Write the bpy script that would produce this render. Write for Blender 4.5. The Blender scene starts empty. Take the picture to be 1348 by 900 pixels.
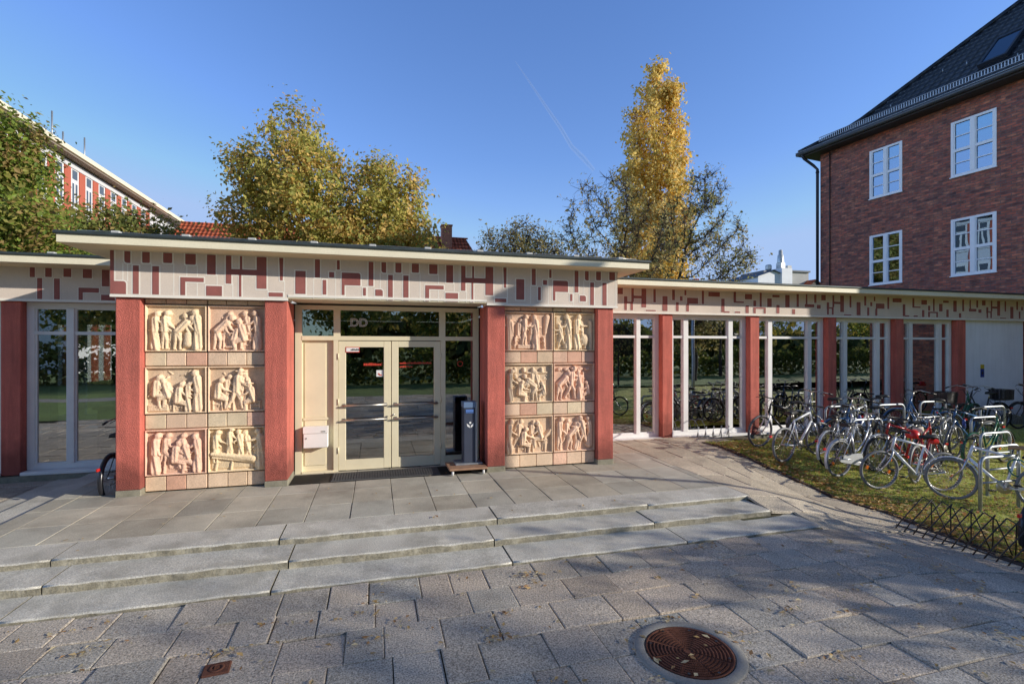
import bpy, math, random
import numpy as np
from mathutils import Vector, Matrix
random.seed(7); RNG = np.random.default_rng(7)
D = bpy.data; SC = bpy.context.scene; COL = SC.collection
R = math.radians

# ------------------------------------------------------------------ helpers
class MB:
    """collects polygons; builds ONE mesh object"""
    def __init__(s): s.v = []; s.f = []; s.m = []; s.c = []; s.sm = []
    def poly(s, pts, mi=0, col=None, smooth=False):
        b = len(s.v); s.v += [tuple(p) for p in pts]; s.f.append(tuple(range(b, b+len(pts)))); s.m.append(mi); s.c.append(col); s.sm.append(smooth)
    def face(s, idx, mi=0, col=None, smooth=False):
        s.f.append(tuple(idx)); s.m.append(mi); s.c.append(col); s.sm.append(smooth)
    def box(s, x0, x1, y0, y1, z0, z1, mi=0, col=None, bev=0.0):
        if bev > 0:
            return s.bevbox(x0, x1, y0, y1, z0, z1, mi, col, bev)
        b = len(s.v)
        s.v += [(x0,y0,z0),(x1,y0,z0),(x1,y1,z0),(x0,y1,z0),(x0,y0,z1),(x1,y0,z1),(x1,y1,z1),(x0,y1,z1)]
        for q in ((3,2,1,0),(4,5,6,7),(0,1,5,4),(1,2,6,5),(2,3,7,6),(3,0,4,7)):
            s.face([b+i for i in q], mi, col)
    def bevbox(s, x0, x1, y0, y1, z0, z1, mi, col, e):
        e = min(e, (x1-x0)*.45, (y1-y0)*.45, (z1-z0)*.45)
        lo = [(x0+e,y0,z0),(x1-e,y0,z0),(x1,y0+e,z0),(x1,y1-e,z0),(x1-e,y1,z0),(x0+e,y1,z0),(x0,y1-e,z0),(x0,y0+e,z0)]
        b = len(s.v); n = 8
        s.v += [(x,y,z0+e) for x,y,_ in lo]; s.v += [(x,y,z1-e) for x,y,_ in lo]
        ins = [(x0+e,y0+e),(x1-e,y0+e),(x1-e,y0+e),(x1-e,y1-e),(x1-e,y1-e),(x0+e,y1-e),(x0+e,y1-e),(x0+e,y0+e)]
        for i in range(n):
            j = (i+1) % n; s.face((b+i,b+j,b+n+j,b+n+i), mi, col)
        c4 = [(x0+e,y0+e),(x1-e,y0+e),(x1-e,y1-e),(x0+e,y1-e)]
        t = len(s.v); s.v += [(x,y,z1) for x,y in c4]; u = len(s.v); s.v += [(x,y,z0) for x,y in c4]
        s.face((t,t+1,t+2,t+3), mi, col); s.face((u+3,u+2,u+1,u), mi, col)
        mp = [0,1,1,2,2,3,3,0]
        for i in range(n):
            j = (i+1) % n
            if mp[i] == mp[j]:
                s.face((b+n+i,b+n+j,t+mp[i]), mi, col); s.face((b+j,b+i,u+mp[i]), mi, col)
            else:
                s.face((b+n+i,b+n+j,t+mp[j],t+mp[i]), mi, col); s.face((b+j,b+i,u+mp[i],u+mp[j]), mi, col)
    def tube(s, pts, r, n=8, mi=0, col=None, cap=True, closed=False):
        P = [Vector(p) for p in pts]; k = len(P)
        rr = r if isinstance(r, (list, tuple)) else [r]*k
        b = len(s.v); up = None
        for i in range(k):
            if closed: t = P[(i+1) % k]-P[i-1]
            else: t = P[min(i+1,k-1)]-P[max(i-1,0)]
            if t.length < 1e-9: t = Vector((0,0,1))
            t.normalize()
            if up is None:
                a = Vector((0,0,1)) if abs(t.z) < .9 else Vector((1,0,0)); up = (a-t*a.dot(t)).normalized()
            else:
                up = up-t*up.dot(t)
                up = up.normalized() if up.length > 1e-6 else t.orthogonal().normalized()
            w = t.cross(up)
            for j in range(n):
                a = 2*math.pi*j/n; s.v.append(tuple(P[i]+(up*math.cos(a)+w*math.sin(a))*rr[i]))
        for i in range(k if closed else k-1):
            i2 = (i+1) % k
            for j in range(n):
                j2 = (j+1) % n; s.face((b+i*n+j,b+i*n+j2,b+i2*n+j2,b+i2*n+j), mi, col, True)
        if cap and not closed:
            s.face([b+j for j in range(n)][::-1], mi, col); s.face([b+(k-1)*n+j for j in range(n)], mi, col)
    def lathe(s, prof, n=24, mi=0, axis='Z', o=(0,0,0), col=None, smooth=True):
        b = len(s.v); k = len(prof)
        for (r, h) in prof:
            for j in range(n):
                a = 2*math.pi*j/n; x, y = r*math.cos(a), r*math.sin(a)
                p = (x,y,h) if axis == 'Z' else ((x,h,y) if axis == 'Y' else (h,x,y))
                s.v.append((p[0]+o[0],p[1]+o[1],p[2]+o[2]))
        for i in range(k-1):
            for j in range(n):
                j2 = (j+1) % n; s.face((b+i*n+j,b+i*n+j2,b+(i+1)*n+j2,b+(i+1)*n+j), mi, col, smooth)
    def disc(s, o, r, n=24, mi=0, col=None):
        s.poly([(o[0]+r*math.cos(2*math.pi*j/n), o[1]+r*math.sin(2*math.pi*j/n), o[2]) for j in range(n)], mi, col)
    def mesh(s, name, mats):
        me = D.meshes.new(name); me.from_pydata(s.v, [], s.f)
        for m in (mats if isinstance(mats, (list, tuple)) else [mats]): me.materials.append(m)
        me.polygons.foreach_set('material_index', s.m); me.polygons.foreach_set('use_smooth', s.sm)
        if any(c is not None for c in s.c):
            at = me.color_attributes.new('Col', 'FLOAT_COLOR', 'CORNER'); buf = []
            for f, c in zip(s.f, s.c):
                c = c or (1,1,1); buf += [c[0],c[1],c[2],1.0]*len(f)
            at.data.foreach_set('color', buf)
        me.update(); return me
    def build(s, name, mats, parent=None, **kw): return link(name, s.mesh(name, mats), parent, **kw)

def absorb(b, p, off):      # take another builder's polygons into this one (its materials start at slot off)
    k = len(b.v); b.v += p.v; b.f += [tuple(i+k for i in f) for f in p.f]; b.m += [m+off for m in p.m]; b.c += p.c; b.sm += p.sm
def link(name, data, parent=None, loc=None):
    o = D.objects.new(name, data); COL.objects.link(o)
    if parent: o.parent = parent
    if loc: o.location = loc
    return o
def tag(o, label=None, cat=None, group=None, kind=None):
    if label: o['label'] = label
    if cat: o['category'] = cat
    if group: o['group'] = group
    if kind: o['kind'] = kind
    return o
def thing(name, label, cat, loc=(0,0,0), rz=0, group=None):
    o = D.objects.new(name, None); COL.objects.link(o); o.location = loc; o.rotation_euler = (0,0,rz); o.empty_display_size = .2
    return tag(o, label, cat, group)
def struct(o): o['kind'] = 'structure'; return o
def np_mesh(name, V, F, mats, cols=None, smooth=False, mi=None):
    """V (n,3) F (m,k) arrays, cols per face (m,3)"""
    me = D.meshes.new(name); n, (m, k) = len(V), F.shape
    me.vertices.add(n); me.vertices.foreach_set('co', np.ascontiguousarray(V, dtype=np.float32).ravel())
    me.loops.add(m*k); me.loops.foreach_set('vertex_index', np.ascontiguousarray(F, dtype=np.int32).ravel())
    me.polygons.add(m); me.polygons.foreach_set('loop_start', np.arange(0, m*k, k, dtype=np.int32))
    me.polygons.foreach_set('use_smooth', np.full(m, smooth, dtype=bool))
    for q in (mats if isinstance(mats, (list, tuple)) else [mats]): me.materials.append(q)
    if mi is not None: me.polygons.foreach_set('material_index', mi.astype(np.int32))
    me.update(calc_edges=True)
    if cols is not None:
        at = me.color_attributes.new('Col', 'FLOAT_COLOR', 'CORNER')
        c = np.ones((m, k, 4), dtype=np.float32); c[:, :, :3] = cols[:, None, :]; at.data.foreach_set('color', c.ravel())
    me.validate(); return me

# ------------------------------------------------------------------ materials
def newmat(name):
    m = D.materials.new(name); m.use_nodes = True; nt = m.node_tree; nt.nodes.clear()
    return m, nt, nt.nodes.new('ShaderNodeOutputMaterial')
def N(nt, t, **kw):
    n = nt.nodes.new(t)
    for k, v in kw.items():
        if hasattr(n, k) and k not in n.inputs: setattr(n, k, v)
        else: n.inputs[k].default_value = v
    return n
def ramp(nt, fac, stops):
    r = nt.nodes.new('ShaderNodeValToRGB'); e = r.color_ramp.elements
    e[0].position, e[0].color = stops[0][0], (*stops[0][1],1); e[1].position, e[1].color = stops[-1][0], (*stops[-1][1],1)
    for p, c in stops[1:-1]:
        x = e.new(p); x.color = (*c,1)
    nt.links.new(fac, r.inputs[0]); return r.outputs[0]
def mixc(nt, a, b, fac, mode='MIX'):
    n = nt.nodes.new('ShaderNodeMix'); n.data_type = 'RGBA'; n.blend_type = mode
    for i, v in ((0, fac), (6, a), (7, b)):
        if hasattr(v, 'links'): nt.links.new(v, n.inputs[i])
        else: n.inputs[i].default_value = v if i == 0 else (*v[:3],1)
    return n.outputs[2]
def noise(nt, co, scale, detail=4, rough=.6):
    n = N(nt, 'ShaderNodeTexNoise'); n.inputs['Scale'].default_value = scale; n.inputs['Detail'].default_value = detail; n.inputs['Roughness'].default_value = rough
    nt.links.new(co, n.inputs['Vector']); return n.outputs['Fac']
def mat(name, col, rough=.6, var=.15, vscale=3, fine=0, fscale=120, bump=0, bscale=60, metal=0, attr=False, dirt=0, dirtcol=(.05,.045,.035), spec=.5, bdist=.01, dscale=1.3, streak=0, foot=0):
    """principled with broad tone variation, fine speckle, dirt clouds and bump"""
    m, nt, out = newmat(name); p = N(nt, 'ShaderNodeBsdfPrincipled'); L = nt.links.new
    L(p.outputs[0], out.inputs[0]); p.inputs['Roughness'].default_value = rough; p.inputs['Metallic'].default_value = metal
    p.inputs['Specular IOR Level'].default_value = spec
    geo = N(nt, 'ShaderNodeNewGeometry'); co = geo.outputs['Position']
    if attr:
        a = N(nt, 'ShaderNodeAttribute'); a.attribute_name = 'Col'; base = a.outputs['Color']
        if col is not None: base = mixc(nt, base, col, 1.0, 'MULTIPLY')
    else: base = col
    if var:
        f = noise(nt, co, vscale, 5); base = mixc(nt, base, ramp(nt, f, [(.25,(1-var,)*3),(.75,(1+var,)*3)]), 1.0, 'MULTIPLY')
    if fine:
        f = noise(nt, co, fscale, 2, .8); base = mixc(nt, base, ramp(nt, f, [(.3,(1-fine,)*3),(.7,(1+fine,)*3)]), 1.0, 'MULTIPLY')
    if dirt:
        f = noise(nt, co, dscale, 6, .65); base = mixc(nt, base, dirtcol, ramp(nt, f, [(.48,(0,0,0)),(.75,(dirt,)*3)]))
    if streak:      # rain streaks running down the face
        mp = N(nt, 'ShaderNodeMapping'); mp.inputs['Scale'].default_value = (9,9,.7); L(co, mp.inputs[0]); base = mixc(nt, base, ramp(nt, noise(nt, mp.outputs[0], 1.0, 4, .7), [(.35,(1-streak,)*3),(.6,(1+streak*.3,)*3)]), 1.0, 'MULTIPLY')
    if foot:        # splash dirt above the ground
        sz = N(nt, 'ShaderNodeSeparateXYZ'); L(co, sz.inputs[0]); ad = N(nt, 'ShaderNodeMath', operation='MULTIPLY_ADD'); L(noise(nt, co, 7, 5), ad.inputs[0]); ad.inputs[1].default_value = -.5; L(sz.outputs[2], ad.inputs[2])
        base = mixc(nt, base, ramp(nt, ad.outputs[0], [(-.0,(1-foot,)*3),(.35,(1,1,1))]), 1.0, 'MULTIPLY')
    if hasattr(base, 'links'): L(base, p.inputs['Base Color'])
    else: p.inputs['Base Color'].default_value = (*base,1)
    if bump:
        b = N(nt, 'ShaderNodeBump'); b.inputs['Strength'].default_value = bump; b.inputs['Distance'].default_value = bdist
        L(noise(nt, co, bscale, 3), b.inputs['Height']); L(b.outputs[0], p.inputs['Normal'])
    return m
def leafmat(name, tint=(1,1,1), trans=.45, rough=.55):
    m, nt, out = newmat(name); L = nt.links.new
    a = N(nt, 'ShaderNodeAttribute'); a.attribute_name = 'Col'; c = mixc(nt, a.outputs['Color'], tint, 1.0, 'MULTIPLY')
    p = N(nt, 'ShaderNodeBsdfPrincipled'); p.inputs['Roughness'].default_value = rough; p.inputs['Specular IOR Level'].default_value = .3; L(c, p.inputs['Base Color'])
    t = N(nt, 'ShaderNodeBsdfTranslucent'); L(c, t.inputs['Color'])
    x = N(nt, 'ShaderNodeMixShader'); x.inputs[0].default_value = trans; L(p.outputs[0], x.inputs[1]); L(t.outputs[0], x.inputs[2]); L(x.outputs[0], out.inputs[0])
    return m
def glassmat(name, tint=(.8,.85,.85), boost=2.2, base=.05, wob=.0, wscale=2.0, gcol=(1,1,1)):
    m, nt, out = newmat(name); L = nt.links.new
    tr = N(nt, 'ShaderNodeBsdfTransparent'); tr.inputs[0].default_value = (*tint,1)
    gl = N(nt, 'ShaderNodeBsdfGlossy'); gl.inputs['Roughness'].default_value = 0.0; gl.inputs[0].default_value = (*gcol,1)
    fr = N(nt, 'ShaderNodeFresnel'); fr.inputs['IOR'].default_value = 1.5
    ma = N(nt, 'ShaderNodeMath', operation='MULTIPLY_ADD', use_clamp=True); L(fr.outputs[0], ma.inputs[0]); ma.inputs[1].default_value = boost; ma.inputs[2].default_value = base
    if wob:
        g = N(nt, 'ShaderNodeNewGeometry'); b = N(nt, 'ShaderNodeBump'); b.inputs['Strength'].default_value = wob; b.inputs['Distance'].default_value = .05
        L(noise(nt, g.outputs['Position'], wscale, 1, .4), b.inputs['Height']); L(b.outputs[0], gl.inputs['Normal'])
    x = N(nt, 'ShaderNodeMixShader'); L(ma.outputs[0], x.inputs[0]); L(tr.outputs[0], x.inputs[1]); L(gl.outputs[0], x.inputs[2]); L(x.outputs[0], out.inputs[0])
    return m

M = {}
M['red'] = mat('red_roughcast', (.60,.155,.112), .9, .12, 2.5, .22, 90, .9, 75, bdist=.014, dirt=.38, dirtcol=(.30,.10,.08), dscale=1.6, streak=.2, foot=.5)
M['plinth'] = mat('grey_plinth', (.25,.23,.17), .9, .3, 8, .3, 90, .5, 60, dirt=.6, dirtcol=(.1,.1,.05))
M['beige'] = mat('frieze_render', (.70,.60,.51), .9, .08, 2, .1, 150, .25, 150)
M['paint'] = mat('frieze_paint', (.31,.105,.09), .85, .16, 6, .1, 150, .25, 150)
M['line'] = mat('frieze_line', (.85,.80,.71), .85, .06, 4)
M['cream'] = mat('cream_paint', (.86,.78,.57), .55, .06, 2, .05, 40, dirt=.12, dirtcol=(.4,.33,.2))
M['soffit'] = mat('soffit_paint', (.72,.58,.35), .7, .08, 2)
M['doorc'] = mat('door_cream', (.78,.70,.49), .45, .05, 3, dirt=.1, dirtcol=(.38,.3,.17))
M['white'] = mat('white_frame', (.83,.82,.79), .45, .06, 3, dirt=.15, dirtcol=(.4,.38,.33))
M['whitewall'] = mat('white_render', (.88,.90,.95), .9, .05, 1.5, .05, 60, .2, 60, streak=.06, foot=.25)
M['roofmetal'] = mat('roof_edge_metal', (.055,.07,.07), .5, .3, 6, metal=.3)
M['rooffelt'] = mat('roof_felt', (.17,.17,.16), .95, .35, 3, .3, 60, .4, 50)
M['clip'] = mat('light_grey_clip', (.5,.5,.48), .6)
M['terra'] = mat('terracotta', (1.22,1.17,1.14), .85, .2, 6, .2, 80, .55, 70, attr=True, dirt=.3, dirtcol=(.3,.19,.11), dscale=3)
M['mortar'] = mat('mortar', (.36,.3,.24), .95, .2, 10)
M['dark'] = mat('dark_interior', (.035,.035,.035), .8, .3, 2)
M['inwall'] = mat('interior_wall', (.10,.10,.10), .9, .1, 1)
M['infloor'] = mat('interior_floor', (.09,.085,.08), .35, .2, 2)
M['pilaster'] = mat('interior_pilaster', (.6,.6,.57), .8, .06, 2)
M['glass'] = glassmat('window_glass', (.55,.6,.6), 3.0, .28, .02, 1.2)
M['glassd'] = glassmat('door_glass', (.55,.58,.58), 3.0, .15, .02, 1.0)
M['glassb'] = glassmat('old_window_glass', (.35,.4,.42), 2.2, .22, .03, 1.6, (.42,.62,.90))
M['steel'] = mat('brushed_steel', (.5,.48,.44), .35, .1, 20, metal=.9)
M['galv'] = mat('galvanised_steel', (.40,.43,.46), .48, .2, 25, .1, 120, metal=.75)
M['iron'] = mat('dark_iron', (.05,.042,.038), .55, .3, 20, metal=.3)
M['rust'] = mat('rusty_cast_iron', (.15,.066,.045), .9, .3, 12, .3, 150, .3, 120, spec=.04)
M['concrete'] = mat('concrete_ring', (.29,.275,.245), .9, .15, 8, .2, 120, .3, 90)
M['slab'] = mat('granite_paving', (1.08,1.03,.95), .8, .25, 2.2, .75, 80, .9, 60, attr=True, dirt=.4, dirtcol=(.14,.12,.10), dscale=1.1, bdist=.006)
M['tslab'] = mat('terrace_slabs', (1.0,1.0,.96), .85, .2, 2.0, .25, 80, .4, 60, attr=True, dirt=.65, dirtcol=(.15,.125,.095), dscale=.9, bdist=.005)
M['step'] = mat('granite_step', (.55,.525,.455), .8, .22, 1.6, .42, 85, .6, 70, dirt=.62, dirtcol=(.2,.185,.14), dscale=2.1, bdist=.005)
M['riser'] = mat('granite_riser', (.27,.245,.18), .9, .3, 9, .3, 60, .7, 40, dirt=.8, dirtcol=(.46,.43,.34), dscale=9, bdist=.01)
M['soil'] = mat('joint_soil', (.09,.072,.045), 1, .5, 9, .4, 60, dirt=.7, dirtcol=(.09,.11,.035), dscale=2.5)
M['lawn'] = mat('lawn_soil', (.38,.39,.09), 1, .4, 5, .4, 50, .6, 30, dirt=.6, dirtcol=(.33,.2,.07), dscale=2)
M['field'] = mat('grass_field', (.13,.19,.045), 1, .35, .6, .3, 8)
M['kerb'] = mat('edging', (.07,.05,.04), .9, .4, 14)
M['black'] = mat('black_rubber', (.018,.018,.018), .7, .2, 30)
M['blackp'] = mat('black_plastic', (.02,.02,.022), .4)
M['sash'] = mat('white_sash', (.93,.93,.94), .4, .04, 3)
M['leaf'] = leafmat('leaf'); M['grass'] = leafmat('grass_blade', trans=.3)
M['litter'] = leafmat('leaf_litter', trans=.15, rough=.8)
M['bark'] = mat('bark', (.055,.043,.033), .95, .35, 6, .3, 40, .6, 30)
M['wood'] = mat('plywood', (.35,.2,.12), .6, .2, 12)
M['redpaint'] = mat('red_marking', (.6,.06,.03), .5)
M['orange'] = mat('orange_reflector', (.85,.2,.02), .25, .05)
M['redp'] = mat('red_plastic', (.6,.02,.015), .3, .05)
M['paper'] = mat('paper', (.8,.8,.78), .7, .02)
# ------------------------------------------------------------------ ground
def cl(t, a=0., b=1.): return max(a, min(b, t))
def sm(t): t = cl(t); return t*t*(3-2*t)
def g(x, y):
    rp = -.165*(1-cl((y-4.85)/.95)); w2 = sm((x-4.2)/.3)
    gA = -.165*(1-w2)+rp*w2
    zL = -.19*cl(8.5-y, 0, 2.1); w = sm((x-4.9)/2.4)*sm((y+1)/4)
    return gA*(1-w)+zL*w
EX = [(-4,7.6),(2,7.0),(3.0,6.95),(3.9,7.0),(5.6,7.32),(6.86,7.13),(8,6.92),(9.2,6.78),(10,6.7)]
def ex(y):
    for (a, p), (b, q) in zip(EX, EX[1:]):
        if a <= y <= b: return p+(q-p)*(y-a)/(b-a)
    return EX[0][1] if y < 0 else EX[-1][1]
def gridsheet(name, m, xs, ys, zf, xf=None):
    b = MB(); nx = len(xs)
    for y in ys:
        for x in xs: X = xf(x, y) if xf else x; b.v.append((X, y, zf(X, y)))
    for j in range(len(ys)-1):
        for i in range(nx-1): b.face((j*nx+i, j*nx+i+1, (j+1)*nx+i+1, (j+1)*nx+i), 0, None, True)
    return struct(b.build(name, m))
fr = lambda a, b, s: [a+(b-a)*i/round((b-a)/s) for i in range(round((b-a)/s)+1)]
b = MB(); b.poly([(-900,-900,-.75),(900,-900,-.75),(900,900,-.75),(-900,900,-.75)]); struct(b.build('ground', M['field']))
gridsheet('paving_bed', M['soil'], fr(-12,8.4,.3), fr(-6,10.1,.3), lambda x, y: g(x, y)-(.022 if x < 3.6 else .055))
# individual granite slabs, rows along X
b = MB()
def slab(b, x0, x1, y0, y1, zf, col, e=.008, jz=.005):
    dz = random.gauss(0, jz); tx = random.gauss(0, jz*1.2); ty = random.gauss(0, jz*1.2); cx, cy = (x0+x1)/2, (y0+y1)/2
    if math.hypot(max(x0-2.2,0,2.2-x1), max(y0-3.15,0,3.15-y1)) < .42 or math.hypot(max(x0+1.06,0,-1.06-x1), max(y0-3.84,0,3.84-y1)) < .1: dz, tx, ty = -.004, 0, 0      # level around the covers
    z = lambda x, y: zf(x, y)+dz+tx*(x-cx)/(x1-x0)+ty*(y-cy)/(y1-y0)
    ou = [(x0,y0),(x1,y0),(x1,y1),(x0,y1)]; n = [(x0+e,y0+e),(x1-e,y0+e),(x1-e,y1-e),(x0+e,y1-e)]
    k = len(b.v); b.v += [(x,y,z(x,y)-.03) for x, y in ou]+[(x,y,z(x,y)-.004) for x, y in ou]+[(x,y,z(x,y)) for x, y in n]
    for i in range(4):
        j = (i+1) % 4; b.face((k+i,k+j,k+4+j,k+4+i),0,col); b.face((k+4+i,k+4+j,k+8+j,k+8+i),0,col)
    b.face((k+8,k+9,k+10,k+11),0,col)
y = -6.0
while y < 4.86:
    d = random.choice([.34,.38,.38,.42])
    y1 = min(y+d, 4.88)
    if 4.88-y1 < .2: y1 = 4.88
    x = -9.0-random.random()*.5
    while x < 7.1:
        w = random.choice([.28,.34,.4,.44,.46,.5]); xe = ex((y+y1)/2)-.05
        x1 = min(x+w, xe)
        if xe-x1 < .2: x1 = xe
        k = random.gauss(1, .10); k = cl(k, .7, 1.22); wm = random.gauss(0, .018)
        gp = random.choice([.004,.006,.008,.011])
        if x1 > x+.1: slab(b, x+gp/2, x1-gp/2, y+gp/2, y1-gp/2, g, (.44*k+wm, .405*k, .355*k-wm*.6))
        x = x1
        if x >= xe-.01: break
    y = y1
# path beside the steps
for y0, y1, x in ((4.885,5.335,5.307),(5.335,5.79,4.957),(5.79,6.37,5.01),(6.37,6.95,5.01),(6.95,7.53,5.01),(7.53,8.11,5.01),(8.11,8.7,5.01),(8.7,9.33,5.01),(9.33,9.96,5.01)):
    while x < 7.1:
        w = random.choice([.5,.51,.52]); xe = ex((y0+y1)/2)-.05 if y1 < 9.2 else 8.9
        x1 = min(x+w, xe)
        if xe-x1 < .2: x1 = xe
        k = cl(random.gauss(1,.08),.8,1.2)
        slab(b, x+.004, x1-.004, y0+.004, y1-.004, g, (.46*k,.415*k,.34*k), .005, .003)
        x = x1
        if x >= xe-.01: break
for x0, x1 in ((4.04,4.52),(4.52,5.0),(-4.2,-3.82),(-3.82,-3.45)):
    for y0, y1 in ((8.71,9.33),(9.33,9.96)): slab(b, x0+.004, x1-.004, y0+.004, y1-.004, lambda x, y: 0, (.41,.37,.31), .005, .003)
# left of the terrace and in front of the left wing
for r_ in range(13):
    for c_ in range(12):
        x0 = -4.72-.5*(c_+1); y0 = 4.9+.4*r_; k = cl(random.gauss(1,.1),.7,1.2)
        slab(b, x0+.004, x0+.496, y0+.004, min(y0+.396,10), lambda x, y: -.165, (.34*k,.315*k,.28*k), .005, .003)
struct(b.build('paving', M['slab']))
# terrace slabs + steps
b = MB()
xs = [-4.2]+[round(-.82+.517*i,3) for i in range(-6,12)]+[5.0]
xs = sorted(set([x for x in xs if -4.2 <= x <= 5.0]))
ys = [6.27,6.89,7.53,8.10,8.70]
for j in range(4):
    for i in range(len(xs)-1):
        if xs[i+1]-xs[i] < .05: continue
        k = cl(random.gauss(1,.07),.8,1.2); w = random.gauss(0,.008)
        slab(b, xs[i]+.004, xs[i+1]-.004, ys[j]+.004, ys[j+1]-.004, lambda x, y: 0, (.44*k+w,.41*k,.345*k-w), .004, .0015)
# slab field continuing beside the pavilion down two low side treads
struct(b.build('terrace', M['tslab']))
b = MB(); b.box(-4.19,4.99,6.0,8.68,-.3,-.014); struct(b.build('terrace_bed', M['soil']))
def stepblocks(y0, y1, z, h, joints, nm):
    b = MB()
    for x0, x1 in zip(joints, joints[1:]):
        dz = random.gauss(0,.003); dy = random.gauss(0,.006); e = .014
        X0, X1, Y0, Y1, Z = x0+.007, x1-.007, y0+dy, y1-.004, z+dz
        n = max(2, int((X1-X0)/.12)); k = len(b.v)
        for i in range(n+1):     # front edge is worn: its height and depth wander a little
            x = X0+(X1-X0)*i/n; a = random.gauss(0,.0035); c = random.gauss(0,.004)
            b.v += [(x,Y0+.004+c,Z-h),(x,Y0+c,Z-e+a),(x,Y0+e+c,Z+a*.3),(x,Y1,Z)]
        for i in range(n):
            q = k+i*4
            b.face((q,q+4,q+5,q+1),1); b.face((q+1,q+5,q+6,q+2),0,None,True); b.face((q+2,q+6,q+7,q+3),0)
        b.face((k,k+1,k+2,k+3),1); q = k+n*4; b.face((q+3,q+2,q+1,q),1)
        b.face((k+3,k+n*4+3,k+n*4+2,k+2),0) if False else None
    return struct(b.build(nm, [M['step'], M['riser']]))
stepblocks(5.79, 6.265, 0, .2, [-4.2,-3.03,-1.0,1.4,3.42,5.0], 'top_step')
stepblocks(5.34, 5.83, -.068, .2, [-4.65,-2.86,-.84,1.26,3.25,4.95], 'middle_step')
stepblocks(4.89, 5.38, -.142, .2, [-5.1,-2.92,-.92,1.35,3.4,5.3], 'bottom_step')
# side treads to the left of the terrace
b = MB(); b.box(-4.65,-4.207,5.79,9.96,-.3,-.068); b.box(-5.1,-4.657,5.34,9.96,-.3,-.142); struct(b.build('side_steps', M['step']))
# lawn
lx = fr(0,1,.02)
gridsheet('lawn', M['lawn'], lx, fr(-4,9.2,.15), lambda x, y: g(x, y)+.004+.012*math.sin(x*7.1+y*3)*math.sin(y*5.3), lambda t, y: ex(y)+t*(20-ex(y)))
b = MB(); ysn = fr(-4,9.2,.15)
for y0, y1 in zip(ysn, ysn[1:]):
    p = [(ex(y0)-.045,y0),(ex(y0)+.02,y0),(ex(y1)+.02,y1),(ex(y1)-.045,y1)]
    k = len(b.v); b.v += [(x,y,g(x,y)-.06) for x,y in p]+[(x,y,g(x,y)+.022+random.gauss(0,.003)) for x,y in p]
    for q in ((4,5,6,7),(0,1,5,4),(1,2,6,5),(2,3,7,6),(3,0,4,7)): b.face([k+i for i in q])
struct(b.build('lawn_edging', M['kerb']))
n = 52000
yy = RNG.uniform(3.0, 9.2, n); ee = np.array([ex(v) for v in yy]); t = RNG.random(n)**1.6; xx = ee+.03+t*(15-ee)
zz = np.array([g(a, c) for a, c in zip(xx, yy)]); h = RNG.uniform(.02,.06,n); a = RNG.uniform(0,6.28,n); ln = RNG.normal(0,.025,(n,2)); w = .006
V = np.empty((n,3,3)); V[:,0] = np.c_[xx-np.cos(a)*w, yy-np.sin(a)*w, zz]; V[:,1] = np.c_[xx+np.cos(a)*w, yy+np.sin(a)*w, zz]; V[:,2] = np.c_[xx+ln[:,0], yy+ln[:,1], zz+h]
pal = np.array([(.40,.47,.08),(.52,.53,.10),(.28,.36,.065),(.58,.5,.15)]); pc = pal[RNG.choice(4,n,p=[.4,.3,.2,.1])]*RNG.uniform(.7,1.25,(n,1))
o = link('grass', np_mesh('grass', V.reshape(-1,3), np.arange(n*3).reshape(-1,3), M['grass'], pc)); tag(o, 'short green grass of the bicycle lawn', 'grass', kind='stuff')
def litter(name, label, pts, size, palette, curl=.4):
    n = len(pts); V = []; F = []; C = []
    for (x, y, z) in pts:
        s = size*random.uniform(.5,1.3); a = random.random()*6.28; c, q = math.cos(a), math.sin(a); u = random.uniform(-curl,curl)*s; w = random.uniform(-curl,curl)*s; k = len(V)
        for px, py, pz in ((-s,0,0),(-.2*s,-.55*s,u),(s,0,w),(.1*s,.5*s,u)): V.append((x+px*c-py*q, y+px*q+py*c, z+.008+abs(pz)))
        F.append((k,k+1,k+2,k+3)); p = random.choice(palette); f = random.uniform(.7,1.3); C.append([v*f for v in p])
    return tag(link(name, np_mesh(name, np.array(V), np.array(F), M['litter'], np.array(C))), label, 'leaves', kind='stuff')
brown = [(.42,.24,.08),(.5,.32,.13),(.3,.15,.06),(.55,.42,.2),(.45,.2,.05)]
pts = []
for _ in range(5200):
    y_ = random.uniform(2.8,9.1); x_ = ex(y_)+.05+random.random()**1.3*7; pts.append((x_,y_,g(x_,y_)+random.uniform(.01,.045)))
for _ in range(1500):
    y_ = random.uniform(3.5,9.0); x_ = ex(y_)+random.gauss(.25,.25)
    if x_ > ex(y_)-.1: pts.append((x_,y_,g(x_,y_)+.02))
litter('fallen_leaves', 'brown and yellow autumn leaves fallen on the bicycle lawn', pts, .042, brown)
pts = []
for _ in range(260):
    x_ = random.uniform(-4,7); y_ = random.uniform(1.8,4.8); pts.append((x_,y_,g(x_,y_)+.004))
for _ in range(45):
    x_ = random.uniform(-4,5); y_ = random.uniform(5.9,8.4); pts.append((x_,y_,.004))
for _ in range(70):
    y_ = random.uniform(4,9); x_ = ex(y_)-abs(random.gauss(.1,.35)); pts.append((x_,y_,g(x_,y_)+.004))
for q in range(70):      # little drifts caught in joints
    cx_, cy_ = random.uniform(-3.5,6), random.uniform(2.2,4.8)
    for _ in range(7): pts.append((cx_+random.gauss(0,.09), cy_+random.gauss(0,.03), g(cx_,cy_)+.003))
for a_ in range(26):
    t_ = random.uniform(0,6.28); pts.append((2.19+.44*math.cos(t_)+random.gauss(0,.02), 3.15+.44*math.sin(t_), -.16))
litter('scattered_leaves', 'dry pale leaves scattered over the paving and terrace', pts, .026, [(.55,.4,.2),(.5,.33,.13),(.35,.2,.09),(.6,.5,.3)])

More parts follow.
